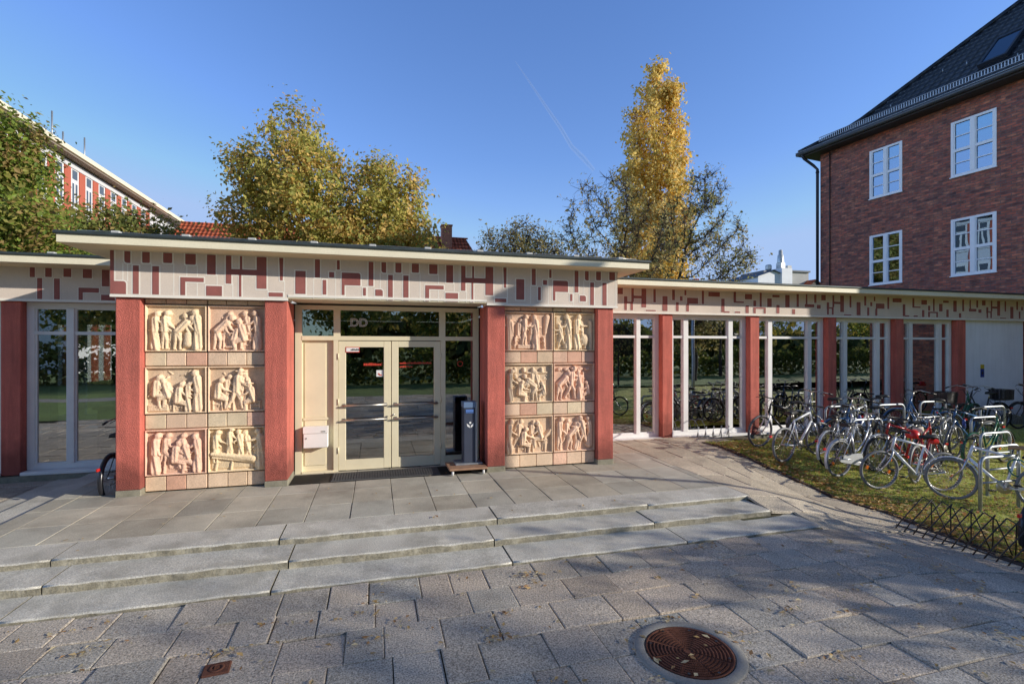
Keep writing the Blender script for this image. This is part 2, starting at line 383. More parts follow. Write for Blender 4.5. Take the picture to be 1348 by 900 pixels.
# ------------------------------------------------------------------ frieze pattern data (x0, x1, z0, z1)
PAT = [(-3.31,-3.24,3.2,3.36,1),(-3.21,-3.14,2.78,3.17,0),(-3.1,-3.01,3.21,3.36,2),(-2.98,-2.9,2.78,3.17,0),(-2.85,-2.74,3.22,3.36,2),(-2.64,-2.35,2.97,3.03,0),(-2.64,-2.58,2.78,2.97,0),(-2.58,-2.45,3.21,3.36,2),
 (-2.31,-2.2,3.08,3.36,0),(-2.32,-2.12,2.78,2.92,0),(-2.07,-2.0,2.96,3.36,0),(-2.0,-1.67,3.09,3.17,0),(-1.89,-1.86,3.17,3.36,0),(-1.9,-1.87,2.78,3.09,0),(-1.67,-1.54,2.9,3.36,0),(-1.51,-1.32,2.79,2.85,0),(-1.37,-1.315,3.03,3.36,3),
 (-1.15,-1.01,2.84,3.18,0),(-.88,-.81,3.09,3.36,0),(-.77,-.72,2.84,3.06,0),(-.68,-.61,3.1,3.18,0),(-.57,-.53,3.22,3.36,0),(-.5,-.23,2.99,3.18,4),(-.5,-.46,2.84,2.99,0),(-.11,-.04,2.99,3.36,0),(-.19,-.15,2.84,2.96,0),(-.01,.1,2.84,2.94,4)]
WPAT = [(a-.012,b_+.012,c,d) for a, b_, c, d in [(5.13,5.25,3.22,3.36),(5.3,5.36,3.01,3.18),(5.48,5.52,3.06,3.36),(5.52,5.73,3.14,3.2),(5.73,5.83,2.94,3.36),(5.31,5.35,2.87,3.02),(5.31,5.5,3.02,3.06),(5.46,5.5,2.87,3.02),(5.84,6.07,2.86,2.89),(6.03,6.07,3.06,3.36),(6.26,6.37,2.87,3.21),(6.51,6.56,3.12,3.36),(6.71,6.76,3.11,3.22),(6.61,6.66,2.87,3.08),(6.83,6.86,3.24,3.36),(6.9,7.17,3.05,3.19),(6.88,6.93,2.87,3.05),(7.29,7.33,3.05,3.36),(7.47,7.76,3.23,3.34),(7.82,7.89,2.87,3.19),(7.89,8.03,2.86,2.9),(8.16,8.21,3.14,3.36),(8.16,8.43,3.1,3.14),(8.2,8.33,2.86,2.9),(8.48,8.66,3.19,3.32),(8.5,8.57,2.86,3.05),(8.72,8.78,3.03,3.17),(8.72,9.06,2.97,3.01),(8.72,8.77,2.86,2.97),(9.02,9.06,2.86,2.97),(8.9,8.94,3.02,3.36),(9.12,9.23,3.02,3.23),(9.27,9.46,3.26,3.32),(9.39,9.46,2.87,3.08),(9.65,9.76,3.02,3.33),(9.99,10.04,3.04,3.36),(9.86,9.93,2.86,2.99),(10.27,10.3,3.12,3.36),(10.24,10.51,3.04,3.12),(10.53,10.58,3.15,3.36),(10.61,10.71,3.01,3.11)]]
def rrect(x0, x1, z0, z1, kind, e=0.):
    """kind 0 plain, 1 rounded lower left, 2 rounded bottom, 3 wedge, 4 rounded upper right"""
    x0 -= e; x1 += e; z0 -= e; z1 += e; r = .035+e; c = [(x0,z0),(x1,z0),(x1,z1),(x0,z1)]
    if kind == 3: return [(x0+.012,z0),(x1-.006,z0),(x1,z1),(x0,z1)]
    rd = {0:(), 1:(0,), 2:(0,1), 4:(2,)}[kind]; out = []
    for i, (x, z) in enumerate(c):
        if i not in rd: out.append((x, z)); continue
        rr = r*(.45 if kind == 2 else 1); cx_ = x+rr if i in (0,3) else x-rr; cz_ = z+rr if i in (0,1) else z-rr; a0 = {0:180,1:270,2:0,3:90}[i]
        out += [(cx_+rr*math.cos(R(a0+k*18)), cz_+rr*math.sin(R(a0+k*18))) for k in range(6)]
    return out
def pattern(rects, Y, xa, xb, zb, zt, lw=.018, verticals=True):
    """white outlines 1.5 mm and brown paint 4 mm proud of the plaster"""
    b = MB(); i = 0
    def clip(r): return (max(r[0],xa), min(r[1],xb), max(r[2],zb), min(r[3],zt))+((r[4] if len(r) > 4 else 0),)
    for r in rects:
        x0, x1, z0, z1, k = clip(r)
        if x1-x0 < .02: continue
        i += 1; ol = rrect(x0,x1,z0,z1,k,lw)
        b.poly([(cl(x,xa,xb),Y-.0015-i*2e-5,cl(z,zb,zt)) for x, z in ol],0)
        b.poly([(x,Y-.005-i*2e-5,cl(z,zb,zt)) for x, z in rrect(x0,x1,z0,z1,k)],1)
        if not verticals: continue
        if z1 >= zt-.02 and z0 > zb+.12:      # white line running on down to the band
            xl = x1+lw if i % 3 else x0-lw; b.poly([(xl-.006,Y-.001-i*1e-5,zb),(xl+.006,Y-.001-i*1e-5,zb),(xl+.006,Y-.001-i*1e-5,z0),(xl-.006,Y-.001-i*1e-5,z0)],0)
        elif z0 <= zb+.06 and z1 < zt-.08 and i % 2:
            xl = x1+lw; b.poly([(xl-.006,Y-.001-i*1e-5,z1),(xl+.006,Y-.001-i*1e-5,z1),(xl+.006,Y-.001-i*1e-5,zt),(xl-.006,Y-.001-i*1e-5,zt)],0)
    return b

# ------------------------------------------------------------------ reliefs as carved height fields
class Relief:
    def __init__(s, w, h, res=.0062):
        s.w, s.h = w, h; s.nx, s.nz = int(w/res), int(h/res)
        s.X, s.Z = np.meshgrid(np.linspace(0,w,s.nx), np.linspace(0,h,s.nz)); s.H = np.zeros_like(s.X)
        s.rs = np.random.default_rng(int(w*1e4)+random.randint(0,9999))
    def cap(s, p, q, r0, r1, base=.026, k=1.0, fold=0, ff=60):
        (x0,z0),(x1,z1) = p,q; dx, dz = x1-x0, z1-z0; L2 = dx*dx+dz*dz+1e-9
        t = np.clip(((s.X-x0)*dx+(s.Z-z0)*dz)/L2,0,1); d = np.hypot(s.X-x0-t*dx, s.Z-z0-t*dz); r = r0+(r1-r0)*t
        h = base+k*np.sqrt(np.maximum(0,r*r-d*d))
        if fold:
            u = ((s.X-x0)*dz-(s.Z-z0)*dx)/math.sqrt(L2); h = h+fold*np.sin(u*ff*2+t*3+s.rs.random()*6)*(d < r)
        s.H = np.where(d < r, np.maximum(s.H, h), s.H)
    def box(s, x0, x1, z0, z1, h): s.H = np.where((s.X > x0)&(s.X < x1)&(s.Z > z0)&(s.Z < z1), np.maximum(s.H, h), s.H)
    def poly4(s, p, q, r, h): s.cap(p, q, r, r, h, 0)
    def man(s, x, z, h, f=1, pose='stand', arms=(40,70), b=.030, robe=0, hat=0):
        s.xs = getattr(s,'xs',[])+[x]
        """figure of height h standing at (x, z) facing f (+1 right); arms = (upper, lower) angles forward of straight down"""
        hr = h*.078; A = lambda a, l: (f*l*math.sin(R(a)), -l*math.cos(R(a)))
        add = lambda p, v: (p[0]+v[0], p[1]+v[1])
        if pose == 'stand': hip = (x, z+h*.5); lean = 4; legs = [(-9,-4,1),(10,-2,1)]
        elif pose == 'walk': hip = (x, z+h*.49); lean = 8; legs = [(-22,-30,1),(24,8,1)]
        elif pose == 'bend': hip = (x, z+h*.48); lean = 48; legs = [(-10,-10,1),(16,-4,1)]
        elif pose == 'sit': hip = (x, z+h*.27); lean = 10; legs = [(78,0,.95),(66,-8,1)]
        elif pose == 'kneel': hip = (x, z+h*.28); lean = 22; legs = [(72,-5,1),(5,-85,1)]
        sh = add(hip, (f*h*.31*math.sin(R(lean)), h*.31*math.cos(R(lean))))
        hd = add(sh, (f*(h*.05+h*.11*math.sin(R(lean))), h*.125*math.cos(R(lean*.6))))
        for i, (a, c, q) in enumerate(legs):
            kn = add(hip, A(a, h*.25*q)); ft = add(kn, A(c, h*.235))
            s.cap(hip, kn, h*.068, h*.05, b, .9, .004, 55); s.cap(kn, ft, h*.048, h*.028, b-.004, .9); s.cap(ft, add(ft,(f*h*.06,-h*.012)), h*.022, h*.017, b-.004, .9)
        if robe: s.cap(hip, (x+f*.02*h if pose != 'sit' else x+f*h*.1, z+h*.06), h*.085, h*.125, b, .6, .008, 46)
        s.cap(hip, sh, h*.085, h*.098, b+.006, .8, .005, 60)
        for i, (a0, a1) in enumerate((arms, (arms[0]*.55-12, arms[1]*.7-8))):
            o_ = add(sh, (f*h*(.02-.05*i), -h*.02)); el = add(o_, A(a0, h*.165)); ha = add(el, A(a1, h*.15))
            s.cap(o_, el, h*.042, h*.034, b+.016-.01*i, .9); s.cap(el, ha, h*.033, h*.024, b+.018-.012*i, .9); s.cap(ha, add(ha, A(a1, h*.03)), h*.028, h*.02, b+.018-.012*i, .9)
        s.cap(sh, hd, h*.036, h*.036, b+.004, .8)
        s.cap(hd, add(hd,(0,h*.035)), hr*.82, hr*.9, b+.008, .9); s.cap(add(hd,(f*hr*.8,-hr*.1)), add(hd,(f*hr*.95,hr*.1)), hr*.28, hr*.2, b+.014, .8)   # face and nose
        s.cap(add(hd,(-f*hr*.3,hr*.45)), add(hd,(-f*hr*.45,-hr*.1)), hr*.72, hr*.55, b+.016, .9, .0015, 160)        # hair
        if hat: s.cap(add(hd,(-hr*1.4,hr*.75)), add(hd,(hr*1.4,hr*.6)), hr*.3, hr*.3, b+.03, .8); s.cap(add(hd,(0,hr*.8)), add(hd,(0,hr*1.2)), hr*.8, hr*.6, b+.02, .9)
    def stool(s, x, z, w, h):
        s.box(x-w/2,x+w/2,z+h-.02,z+h,.03); s.poly4((x-w*.4,z),(x-w*.36,z+h),.009,.026); s.poly4((x+w*.4,z),(x+w*.36,z+h),.009,.026); s.poly4((x-w*.36,z+h*.4),(x+w*.36,z+h*.4),.007,.02)
    def mesh(s, m, col, ox, oy, oz):
        for q in range(6):          # low-relief bystanders and set-dressing fill the ground between the main figures
            x = .08+(s.w-.16)*(q+.5)/6
            if min(abs(x-v) for v in s.xs) > .055: s.man(x, .05+.04*s.rs.random(), .46+.06*s.rs.random(), 1 if q % 2 else -1, ['stand','walk','bend'][q % 3], (30+50*s.rs.random(),60+40*s.rs.random()), b=.004)
        for q in range(9): x, z = s.rs.uniform(.05,s.w-.05), s.rs.uniform(.06,s.h-.08); s.cap((x,z),(x+s.rs.normal(0,.05),z+s.rs.normal(0,.05)),.012,.007,.006,.8)
        H = s.H; ch = s.rs.normal(0,1,H.shape); ch = (ch+np.roll(ch,1,0)+np.roll(ch,1,1)+np.roll(ch,(1,1),(0,1)))/4; H = H+ch*.0022*(H > .004)+ s.rs.normal(0,.0006,H.shape)
        for _ in range(1): H = (H*4+np.roll(H,1,0)+np.roll(H,-1,0)+np.roll(H,1,1)+np.roll(H,-1,1))/8
        t = .020; rim = ((s.X < t)|(s.X > s.w-t)|(s.Z > s.h-t*1.1)|(s.Z < t*1.2)); H = np.where(rim, .052, np.minimum(H,.10))
        H[0,:] = H[-1,:] = 0; H[:,0] = H[:,-1] = 0; H[1,:] = .05
        V = np.c_[(s.X+ox).ravel(), (oy-H).ravel(), (s.Z+oz).ravel()]
        i = np.arange(s.nx*s.nz).reshape(s.nz,s.nx); F = np.c_[i[:-1,:-1].ravel(), i[:-1,1:].ravel(), i[1:,1:].ravel(), i[1:,:-1].ravel()]
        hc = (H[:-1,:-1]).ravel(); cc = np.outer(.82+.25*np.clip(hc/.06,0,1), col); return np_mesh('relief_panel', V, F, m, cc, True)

def scene(kind, w, h):
    r = Relief(w, h); z = .04
    if kind == 'L1':
        r.man(.12,z,.52,1,'stand',(60,60),robe=1); r.man(.24,z,.53,1,'stand',(30,50)); r.box(.03,.3,.3,.315,.03); r.man(.40,z,.54,1,'bend',(40,50)); r.cap((.53,.12),(.53,.24),.06,.05,.02,.8); r.stool(.53,z,.14,.07); r.man(.66,z,.55,-1,'stand',(35,70),robe=1)
    elif kind == 'L2':
        r.man(.12,z,.55,1,'bend',(30,60)); r.box(.1,.27,.25,.268,.032); r.poly4((.2,z),(.2,.26),.012,.03); r.man(.33,z+.02,.44,1,'kneel',(60,90)); r.man(.47,z,.56,-1,'sit',(40,80)); r.stool(.5,z,.14,.14); r.man(.66,z,.55,-1,'stand',(50,80),robe=1)
    elif kind == 'L3':
        r.man(.12,z+.1,.52,1,'sit',(50,80)); r.box(.03,.28,z,.13,.026); r.poly4((.04,.25),(.28,.52),.012,.04); r.man(.28,z+.08,.5,-1,'sit',(60,100)); r.man(.40,z,.52,1,'sit',(45,60)); r.stool(.4,z,.14,.13); r.man(.53,z,.4,1,'stand',(60,90),robe=1); r.man(.66,z,.56,-1,'stand',(50,75),robe=1)
    elif kind == 'L4':
        r.man(.12,z+.05,.52,1,'sit',(50,75)); r.stool(.12,z,.15,.17); r.box(.17,.36,.26,.278,.03); r.poly4((.33,z),(.33,.27),.013,.03); r.man(.37,z,.57,1,'walk',(40,60),hat=1); r.man(.60,z,.5,-1,'sit',(50,70),hat=1); r.stool(.62,z,.16,.12)
    elif kind == 'L5':
        r.man(.12,z,.55,1,'stand',(6,18),robe=1); r.poly4((.23,z),(.26,.37),.013,.04); r.poly4((.23,.36),(.36,.2),.02,.045); r.man(.36,z+.02,.54,1,'sit',(55,75)); r.cap((.43,.26),(.6,.14),.05,.035,.02,.7); r.man(.53,z+.08,.48,-1,'sit',(40,90)); r.stool(.5,z,.14,.07); r.man(.66,z,.52,-1,'stand',(45,80),robe=1)
    elif kind == 'L6':
        r.man(.10,z+.1,.46,1,'stand',(40,70)); r.man(.28,z+.14,.46,1,'stand',(50,70)); r.man(.43,z+.12,.44,-1,'stand',(40,60)); r.box(.04,.66,.05,.26,.012); r.cap((.06,.27),(.6,.18),.03,.045,.045,.8,.003,40); r.cap((.06,.22),(.62,.13),.016,.016,.04,.9); r.poly4((.1,z),(.12,.2),.015,.03); r.poly4((.3,z),(.32,.18),.013,.03); r.poly4((.58,z),(.58,.15),.014,.03); r.man(.70,z,.56,-1,'stand',(70,85),robe=1)
    elif kind == 'R1':
        r.cap((.09,z),(.09,.55),.045,.04,.02,.8,.004,70); r.box(.04,.16,.54,.6,.05); r.box(.25,.5,z,.11,.03); r.man(.36,.1,.5,1,'stand',(20,130)); r.man(.2,z,.22,1,'stand',(90,120)); r.man(.58,z,.56,-1,'stand',(45,100),robe=1); r.man(.72,z,.2,-1,'stand',(30,60)); r.cap((.74,.3),(.78,.58),.02,.05,.014,.6)
    elif kind == 'R2':
        r.box(.06,.19,.15,.6,.016); r.man(.15,z,.42,-1,'walk',(80,110)); r.man(.29,z,.58,-1,'stand',(40,80),robe=1); r.man(.43,z,.58,1,'stand',(50,90),robe=1); r.cap((.58,.2),(.58,.21),.09,.09,.02,.5); r.man(.6,z,.34,-1,'kneel',(60,80)); r.cap((.7,z),(.7,.5),.03,.04,.016,.8,.004,60)
    elif kind == 'R3':
        r.man(.10,z,.52,1,'stand',(30,60),robe=1); r.man(.28,z,.44,1,'sit',(50,80)); r.cap((.42,.33),(.44,.36),.07,.06,.018,.7); r.man(.55,z,.5,-1,'bend',(40,70)); r.stool(.45,z,.2,.16); r.box(.4,.78,.5,.52,.03)
        for i in range(4): r.cap((.2+.16*i,.54),(.2+.16*i,.57),.03,.03,.02,.8)
        r.man(.72,z,.4,-1,'sit',(50,70))
    elif kind == 'R4':
        r.man(.11,z,.54,1,'bend',(30,60)); r.man(.33,z,.55,1,'walk',(70,100),hat=1); r.man(.5,z,.48,-1,'stand',(60,80),robe=1); r.poly4((.56,z),(.56,.5),.014,.04); r.man(.66,z,.4,-1,'sit',(50,70))
        for i in range(5): r.cap((.1+.13*i,.56),(.14+.13*i,.57),.028,.024,.02,.8)
    elif kind == 'R5':
        r.man(.09,z,.54,1,'stand',(20,60),robe=1); r.poly4((.2,.4),(.26,.56),.016,.03); r.man(.33,z,.53,1,'sit',(65,70)); r.stool(.32,z,.16,.13); r.box(.46,.78,.21,.235,.035); r.poly4((.52,z),(.52,.22),.014,.03); r.poly4((.74,z),(.74,.22),.014,.03); r.man(.66,z+.1,.52,-1,'sit',(40,60))
    else:
        r.man(.11,z,.55,1,'stand',(15,45)); r.man(.30,z,.52,1,'bend',(25,20)); r.cap((.42,z+.03),(.46,.16),.05,.04,.018,.7,.004,60); r.man(.56,z,.57,-1,'walk',(45,100)); r.man(.68,z+.05,.5,-1,'stand',(80,120),robe=1)
    return r

# ------------------------------------------------------------------ entrance pavilion
YP = 7.97; PV = thing('entrance_pavilion', 'low flat-roofed entrance pavilion with red pillars, terracotta reliefs and glazed double doors', 'building', (.3,YP,0))
def part(name, b, mats, parent=PV): 
    o = b.build(name, mats, parent)
    w = Vector((0,0,0)); p = parent
    while p is not None: w += p.location; p = p.parent
    o.location = -w; return o          # geometry is given in world coordinates
def sub(name, b, mats, parent):        # parent already sits at the world origin
    return b.build(name, mats, parent)
def pillar(x0, x1, y0, y1, z0, z1, parent=PV, pl=.085):
    b = MB(); b.box(x0,x1,y0,y1,z0+pl,z1,bev=.012); o = part('pillar', b, M['red'], parent)
    if pl: c = MB(); c.box(x0-.004,x1+.004,y0-.004,y1+.004,z0-.1,z0+pl,bev=.01); sub('plinth', c, M['plinth'], o)
    return o
PX = [(-3.435,-3.137),(-1.577,-1.262),(1.755,2.06),(3.727,4.03)]
pillar(*PX[0],YP,8.3,0,2.735); pillar(*PX[1],YP,8.56,0,2.735); pillar(*PX[2],YP,8.56,0,2.735); pillar(*PX[3],YP,8.3,0,2.735)
b = MB(); b.box(-3.40,-3.2,8.3,13.9,-.2,2.73); b.box(3.82,4.0,8.3,13.9,-.2,2.73); b.box(-3.2,3.82,13.7,13.9,-.2,2.73); part('side_wall', b, M['red'])
# frieze: plaster band with a white lower lip that steps up over the doors
b = MB()
b.box(-3.475,-1.255,7.93,8.3,2.737,3.375); b.box(1.75,4.09,7.93,8.3,2.737,3.375); b.box(-1.255,1.75,7.93,8.3,2.79,3.375)
b.box(-3.475,-3.2,8.3,10.4,2.737,3.37); b.box(3.8,4.09,8.3,10.4,2.737,3.37)
for x0, x1, z in ((-3.478,-1.25,2.735),(-1.25,1.745,2.788),(1.745,4.093,2.735)): b.box(x0,x1,7.922,7.93,z,z+.036,1)
fz = b
P = [(-3.43,-3.29,2.77,2.95,4),(-3.475,-3.43,2.77,3.37,0)]
for k in range(3): P += [(a+3.39*k, c+3.39*k, d, e, q) for a, c, d, e, q in PAT]
b = fz; absorb(b, pattern([r for r in P if r[0] < 4.0], 7.93, -3.475, 4.075, 2.775, 3.37), 1); b.poly([(4.0915,7.93,2.775),(4.0915,8.4,2.775),(4.0915,8.4,3.37),(4.0915,7.93,3.37)],2); part('frieze', b, [M['beige'], M['line'], M['paint']])
# roof slab
def roofslab(x0, x1, y0, y1, z0, parent, zf=.10, sl=.05):
    b = MB(); b.box(x0+.01,x1-.01,y0+.01,y1-.01,z0-.006,z0+.012,1)
    e = .02
    b.box(x0,x1,y0,y0+.03,z0,z0+zf); b.box(x0,x0+.03,y0+.03,y1,z0,z0+zf); b.box(x1-.03,x1,y0+.03,y1,z0,z0+zf)
    b.box(x0+.03,x1-.03,y0+.03,y1,z0+.02,z0+zf-.002,1)
    o = part('roof', b, [M['cream'], M['soffit']], parent)
    c = MB(); c.box(x0-.03,x1+.03,y0-.03,y1,z0+zf,z0+zf+.045,bev=.012); sub('roof_edge', c, M['roofmetal'], o)
    d = MB(); t = z0+zf+.046
    nx_ = max(3,int((x1-x0)/.4)); k = len(d.v)
    for i in range(nx_+1):
        x = x0+.03+(x1-x0-.06)*i/nx_; d.v += [(x,y0+.05,t),(x,y0+.5,t+.03+random.uniform(0,.02)),(x,y1,t+.06)]
    for i in range(nx_): q = k+i*3; d.face((q,q+3,q+4,q+1)); d.face((q+1,q+4,q+5,q+2))
    sub('roof_covering', d, M['rooffelt'], o); return o
RF = roofslab(-3.86,4.46,7.50,13.0,3.372,PV)
for i in range(10):
    x = -3.3+i*.8; b = MB(); b.box(x,x+.10,7.53,7.61,3.518,3.555,bev=.008); b.box(x+.02,x+.08,7.61,7.65,3.518,3.535); sub('roof_clip', b, M['clip'], RF)
b = MB(); b.tube([(-3.7+.4*i,7.62,3.55+.006*math.sin(i*2.1)) for i in range(21)],.005,5); sub('lightning_wire', b, M['steel'], RF)
# relief walls
TC = [(.70,.555,.37),(.70,.52,.355),(.70,.49,.35),(.68,.53,.365),(.70,.46,.335),(.71,.565,.36)]
BC = [(.66,.55,.38),(.66,.49,.35),(.65,.43,.31),(.63,.48,.33),(.66,.51,.36),(.62,.37,.26)]
def relief_wall(x0, xm, x1, kinds, tints):
    b = MB(); b.box(x0,x1,8.125,8.28,.02,2.735); W = part('relief_wall', b, M['mortar'])
    zr = [(.235,.885),(1.105,1.775),(1.985,2.655)]; q = 0
    for r_ in (2,1,0):
        for (a, c) in ((x0,xm),(xm,x1)):
            ww, hh = c-a-.012, zr[r_][1]-zr[r_][0]; rl = scene(kinds[q], ww, hh)
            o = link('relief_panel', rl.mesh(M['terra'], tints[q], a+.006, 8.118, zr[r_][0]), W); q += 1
    for z0, z1 in ((0.02,.225),(.895,1.095),(1.785,1.975),(2.665,2.733)):
        b = MB()
        for (a, c) in ((x0,xm),(xm,x1)):
            n = 3; off = .0
            cuts = [a+.006]+[a+(c-a)*(i+random.uniform(-.04,.04))/n for i in range(1,n)]+[c-.002]
            for i in range(n): k = random.uniform(.85,1.1); cc = random.choice(BC) if z0 > .1 else random.choice(BC[1:]); b.box(cuts[i]+.004,cuts[i+1]-.004,8.082+random.uniform(0,.005),8.13,z0+.004,z1-.004,0,tuple(v*k for v in cc),bev=.006)
        sub('brick_course', b, M['terra'], W)
relief_wall(-3.137,-2.352,-1.577,['L1','L2','L3','L4','L5','L6'],[TC[0],TC[2],TC[3],TC[1],TC[4],TC[5]])
relief_wall(2.06,2.943,3.727,['R1','R2','R3','R4','R5','R6'],[TC[2],TC[0],TC[3],TC[4],TC[1],TC[2]])
# door screen
YD = 8.70; zt0, zt1, zh = 2.165, 2.235, 2.735
b = MB()
b.box(-1.262,-1.16,YD-.04,YD+.05,0,zh); b.box(1.66,1.755,YD-.04,YD+.05,0,zh)
b.box(-1.16,1.66,YD-.04,YD+.05,zh-.07,zh); b.box(-1.16,1.66,YD-.045,YD+.05,zt0,zt1)
b.box(-.675,-.60,YD-.042,YD+.05,0,zt0); b.box(-.675,-.57,YD-.042,YD+.05,zt1,zh-.07); b.box(1.085,1.165,YD-.042,YD+.05,0,zt0); b.box(1.06,1.165,YD-.042,YD+.05,zt1,zh-.07)
b.box(1.165,1.66,YD-.03,YD+.05,0,.16); b.box(-1.16,-.675,YD-.05,YD+.05,0,.03); b.box(-1.255,1.75,7.936,YD+.3,2.768,2.7885)
DF = part('door_frame', b, M['doorc'])
b = MB(); b.box(-1.16,-.675,YD+.02,YD+.045,.03,zt0); b.box(-1.12,-.80,YD+.005,YD+.02,.12,.86); b.box(-1.12,-.80,YD+.005,YD+.02,.90,2.12); b.box(-1.14,-.76,YD-.012,YD+.02,.862,.898); sub('infill_panel', b, M['doorc'], DF)
b = MB(); b.box(-1.16,-.675,YD,YD+.008,zt1,zh-.07); b.box(-.57,1.06,YD,YD+.008,zt1,zh-.07); b.box(1.165,1.66,YD,YD+.008,zt1,zh-.07); b.box(1.165,1.66,YD,YD+.008,.16,zt0); sub('pane', b, M['glassd'], DF)
def text_mesh(txt, size, m, loc, name, parent, outline=0):
    cu = D.curves.new('lettering','FONT'); cu.body = txt; cu.size = size; cu.extrude = .001
    if outline: cu.fill_mode = 'NONE'; cu.bevel_depth = outline; cu.extrude = 0
    t = D.objects.new('lettering', cu); COL.objects.link(t); bpy.context.view_layer.update()
    me = D.meshes.new_from_object(t.evaluated_get(bpy.context.evaluated_depsgraph_get())); D.objects.remove(t); D.curves.remove(cu)
    me.transform(Matrix.Translation(loc) @ Matrix.Rotation(R(90),4,'X')); me.materials.clear(); me.materials.append(m); return link(name, me, parent)
text_mesh('DD',.19,M['paper'],(-.42,YD-.006,2.40),'lettering',DF,.0042)
b = MB(); b.lathe([(.05,YD-.004),(.05,YD-.006),(.038,YD-.006),(.038,YD-.004)],20,0,'Y',(1.27+.16,0,1.76)); sub('lettering', b, M['redpaint'], DF)
def door(x0, x1, hinge):
    b = MB(); z1 = zt0-.012; fw = .115; y0, y1 = YD-.035, YD+.02
    b.box(x0,x0+fw,y0,y1,.015,z1,bev=.006); b.box(x1-fw,x1,y0,y1,.015,z1,bev=.006); b.box(x0+fw,x1-fw,y0+.001,y1,z1-.10,z1); b.box(x0+fw,x1-fw,y0+.001,y1,.015,.185)
    o = part('door', b, M['doorc'])
    c = MB(); c.box(x0+fw,x1-fw,YD-.005,YD+.003,.185,z1-.10); sub('pane', c, M['glassd'], o)
    for z in (.845,1.085):
        c = MB(); a = x0+.06 if hinge < 0 else x0+.04; e = x1-.05; c.tube([(a,y0-.05,z),(e,y0-.05,z+.004)],.016,10)
        for q in (a+.03,e-.03): c.tube([(q,y0-.05,z),(q,y0,z)],.013,8); c.box(q-.022,q+.022,y0-.012,y0-.001,z-.03,z+.03)
        sub('push_bar', c, M['steel'], o)
    for z in (.35,1.15,1.9):
        c = MB(); q = x0-.004 if hinge < 0 else x1+.004; c.tube([(q,y0-.012,z-.05),(q,y0-.012,z+.05)],.011,8); sub('hinge', c, M['doorc'], o)
    return o
d1 = door(-.598,.240,-1); d2 = door(.252,1.083,1)
b = MB(); b.tube([(.235,YD-.10,.89),(.30,YD-.11,.93)],.014,8); sub('handle', b, M['steel'], d2)
def sign(parent, x0, x1, z0, z1, y, border, inner, marks):
    b = MB(); b.box(x0,x1,y-.003,y,z0,z1,0); e = .012 if border else 0
    if border: b.box(x0+e,x1-e,y-.005,y-.0035,z0+e,z1-e,1)
    for (a, c, d, e2, mi) in marks: b.box(a,c,y-.0075,y-.0055,d,e2,mi)
    return sub('notice', b, [border or inner, inner, M['blackp'], M['redpaint']], parent)
mk = [(-.405+.022*i,-.405+.022*i+.015,1.995,1.995+(.03 if i % 3 else .022),2) for i in range(7)]
sign(d1,-.488,-.265,1.965,2.055,YD-.037,M['redpaint'],M['paper'],mk)
sign(d1,.005,.118,1.555,1.665,YD-.008,None,M['paper'],[(.035,.07,1.585,1.60,3),(.055,.095,1.572,1.588,3),(.03,.055,1.60,1.612,3)])
def redline(x0, x1, z, h, parent, y):
    b = MB(); x = x0
    while x < x1-.01:
        w = random.uniform(.014,.03); k = h*random.choice([.7,.7,1,1,.85]); b.box(x,min(x+w,x1),y-.002,y,z,z+k); x += w+.006
    sub('lettering', b, M['redpaint'], parent)
redline(-.20,.10,1.742,.045,d1,YD-.007); redline(.39,.93,1.765,.03,d2,YD-.007); redline(.39,.60,1.705,.03,d2,YD-.007)
# lobby behind the doors
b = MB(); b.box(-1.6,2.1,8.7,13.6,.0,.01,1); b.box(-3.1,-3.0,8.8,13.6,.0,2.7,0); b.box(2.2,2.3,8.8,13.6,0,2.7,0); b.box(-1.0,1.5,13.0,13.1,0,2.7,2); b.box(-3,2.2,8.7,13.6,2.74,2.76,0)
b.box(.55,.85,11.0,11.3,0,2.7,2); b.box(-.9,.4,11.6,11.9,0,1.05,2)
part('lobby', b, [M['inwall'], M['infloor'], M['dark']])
b = MB(); b.box(-1.25,1.75,7.99,8.56,-.004,.006); part('threshold', b, M['tslab'])

def label_at(o): return o
mb = thing('mailbox', 'white metal mailbox on the cream panel beside the entrance doors', 'mailbox', (-.94,YD-.05,.43))
b = MB(); b.box(-.185,.185,-.10,.05,0,.34,bev=.008); b.build('body', M['white'], mb)
b = MB(); b.box(-.19,.19,-.112,-.10,.235,.345,bev=.004); b.build('flap', M['white'], mb)
b = MB(); b.tube([(-.14,-.102,.16),(-.14,-.108,.16)],.012,10); b.build('lock', M['steel'], mb)
b = MB(); b.box(.08,.15,-.114,-.112,.255,.272); b.build('name_plate', M['steel'], mb)
mt = thing('door_mat', 'dark grey ribbed mat lying in front of the entrance doors', 'door mat', (.05,8.22,.006))
b = MB(); b.box(-.72,.95,-.22,.28,0,.014,bev=.005)
for i in range(41): b.box(-.70+.04*i,-.685+.04*i,-.2,.26,.0142,.02)
b.build('mat', mat('mat_fibre',(.075,.075,.075),1,.3,30,.4,160), mt)
st = thing('ashtray_pillar', 'slim dark blue-grey standing post with pale side by the right door pane', 'post', (1.50,8.22,.12))
b = MB(); b.box(-.105,.085,-.12,.12,.03,1.02,bev=.008); b.build('column', mat('slate_blue',(.045,.055,.085),.45), st)
b = MB(); b.box(.088,.125,-.12,.12,.03,1.03,bev=.006); b.build('side_panel', M['galv'], st)
b = MB(); b.box(-.11,.087,-.123,.12,.93,1.025,bev=.006); b.build('head', mat('pale_blue',(.13,.2,.33),.4), st)
b = MB(); b.box(-.075,.055,-.128,-.1235,.86,.905); b.box(-.075,.055,-.129,-.124,.845,.853); b.build('slot', mat('slot_blue',(.10,.2,.5),.3), st)
b = MB()
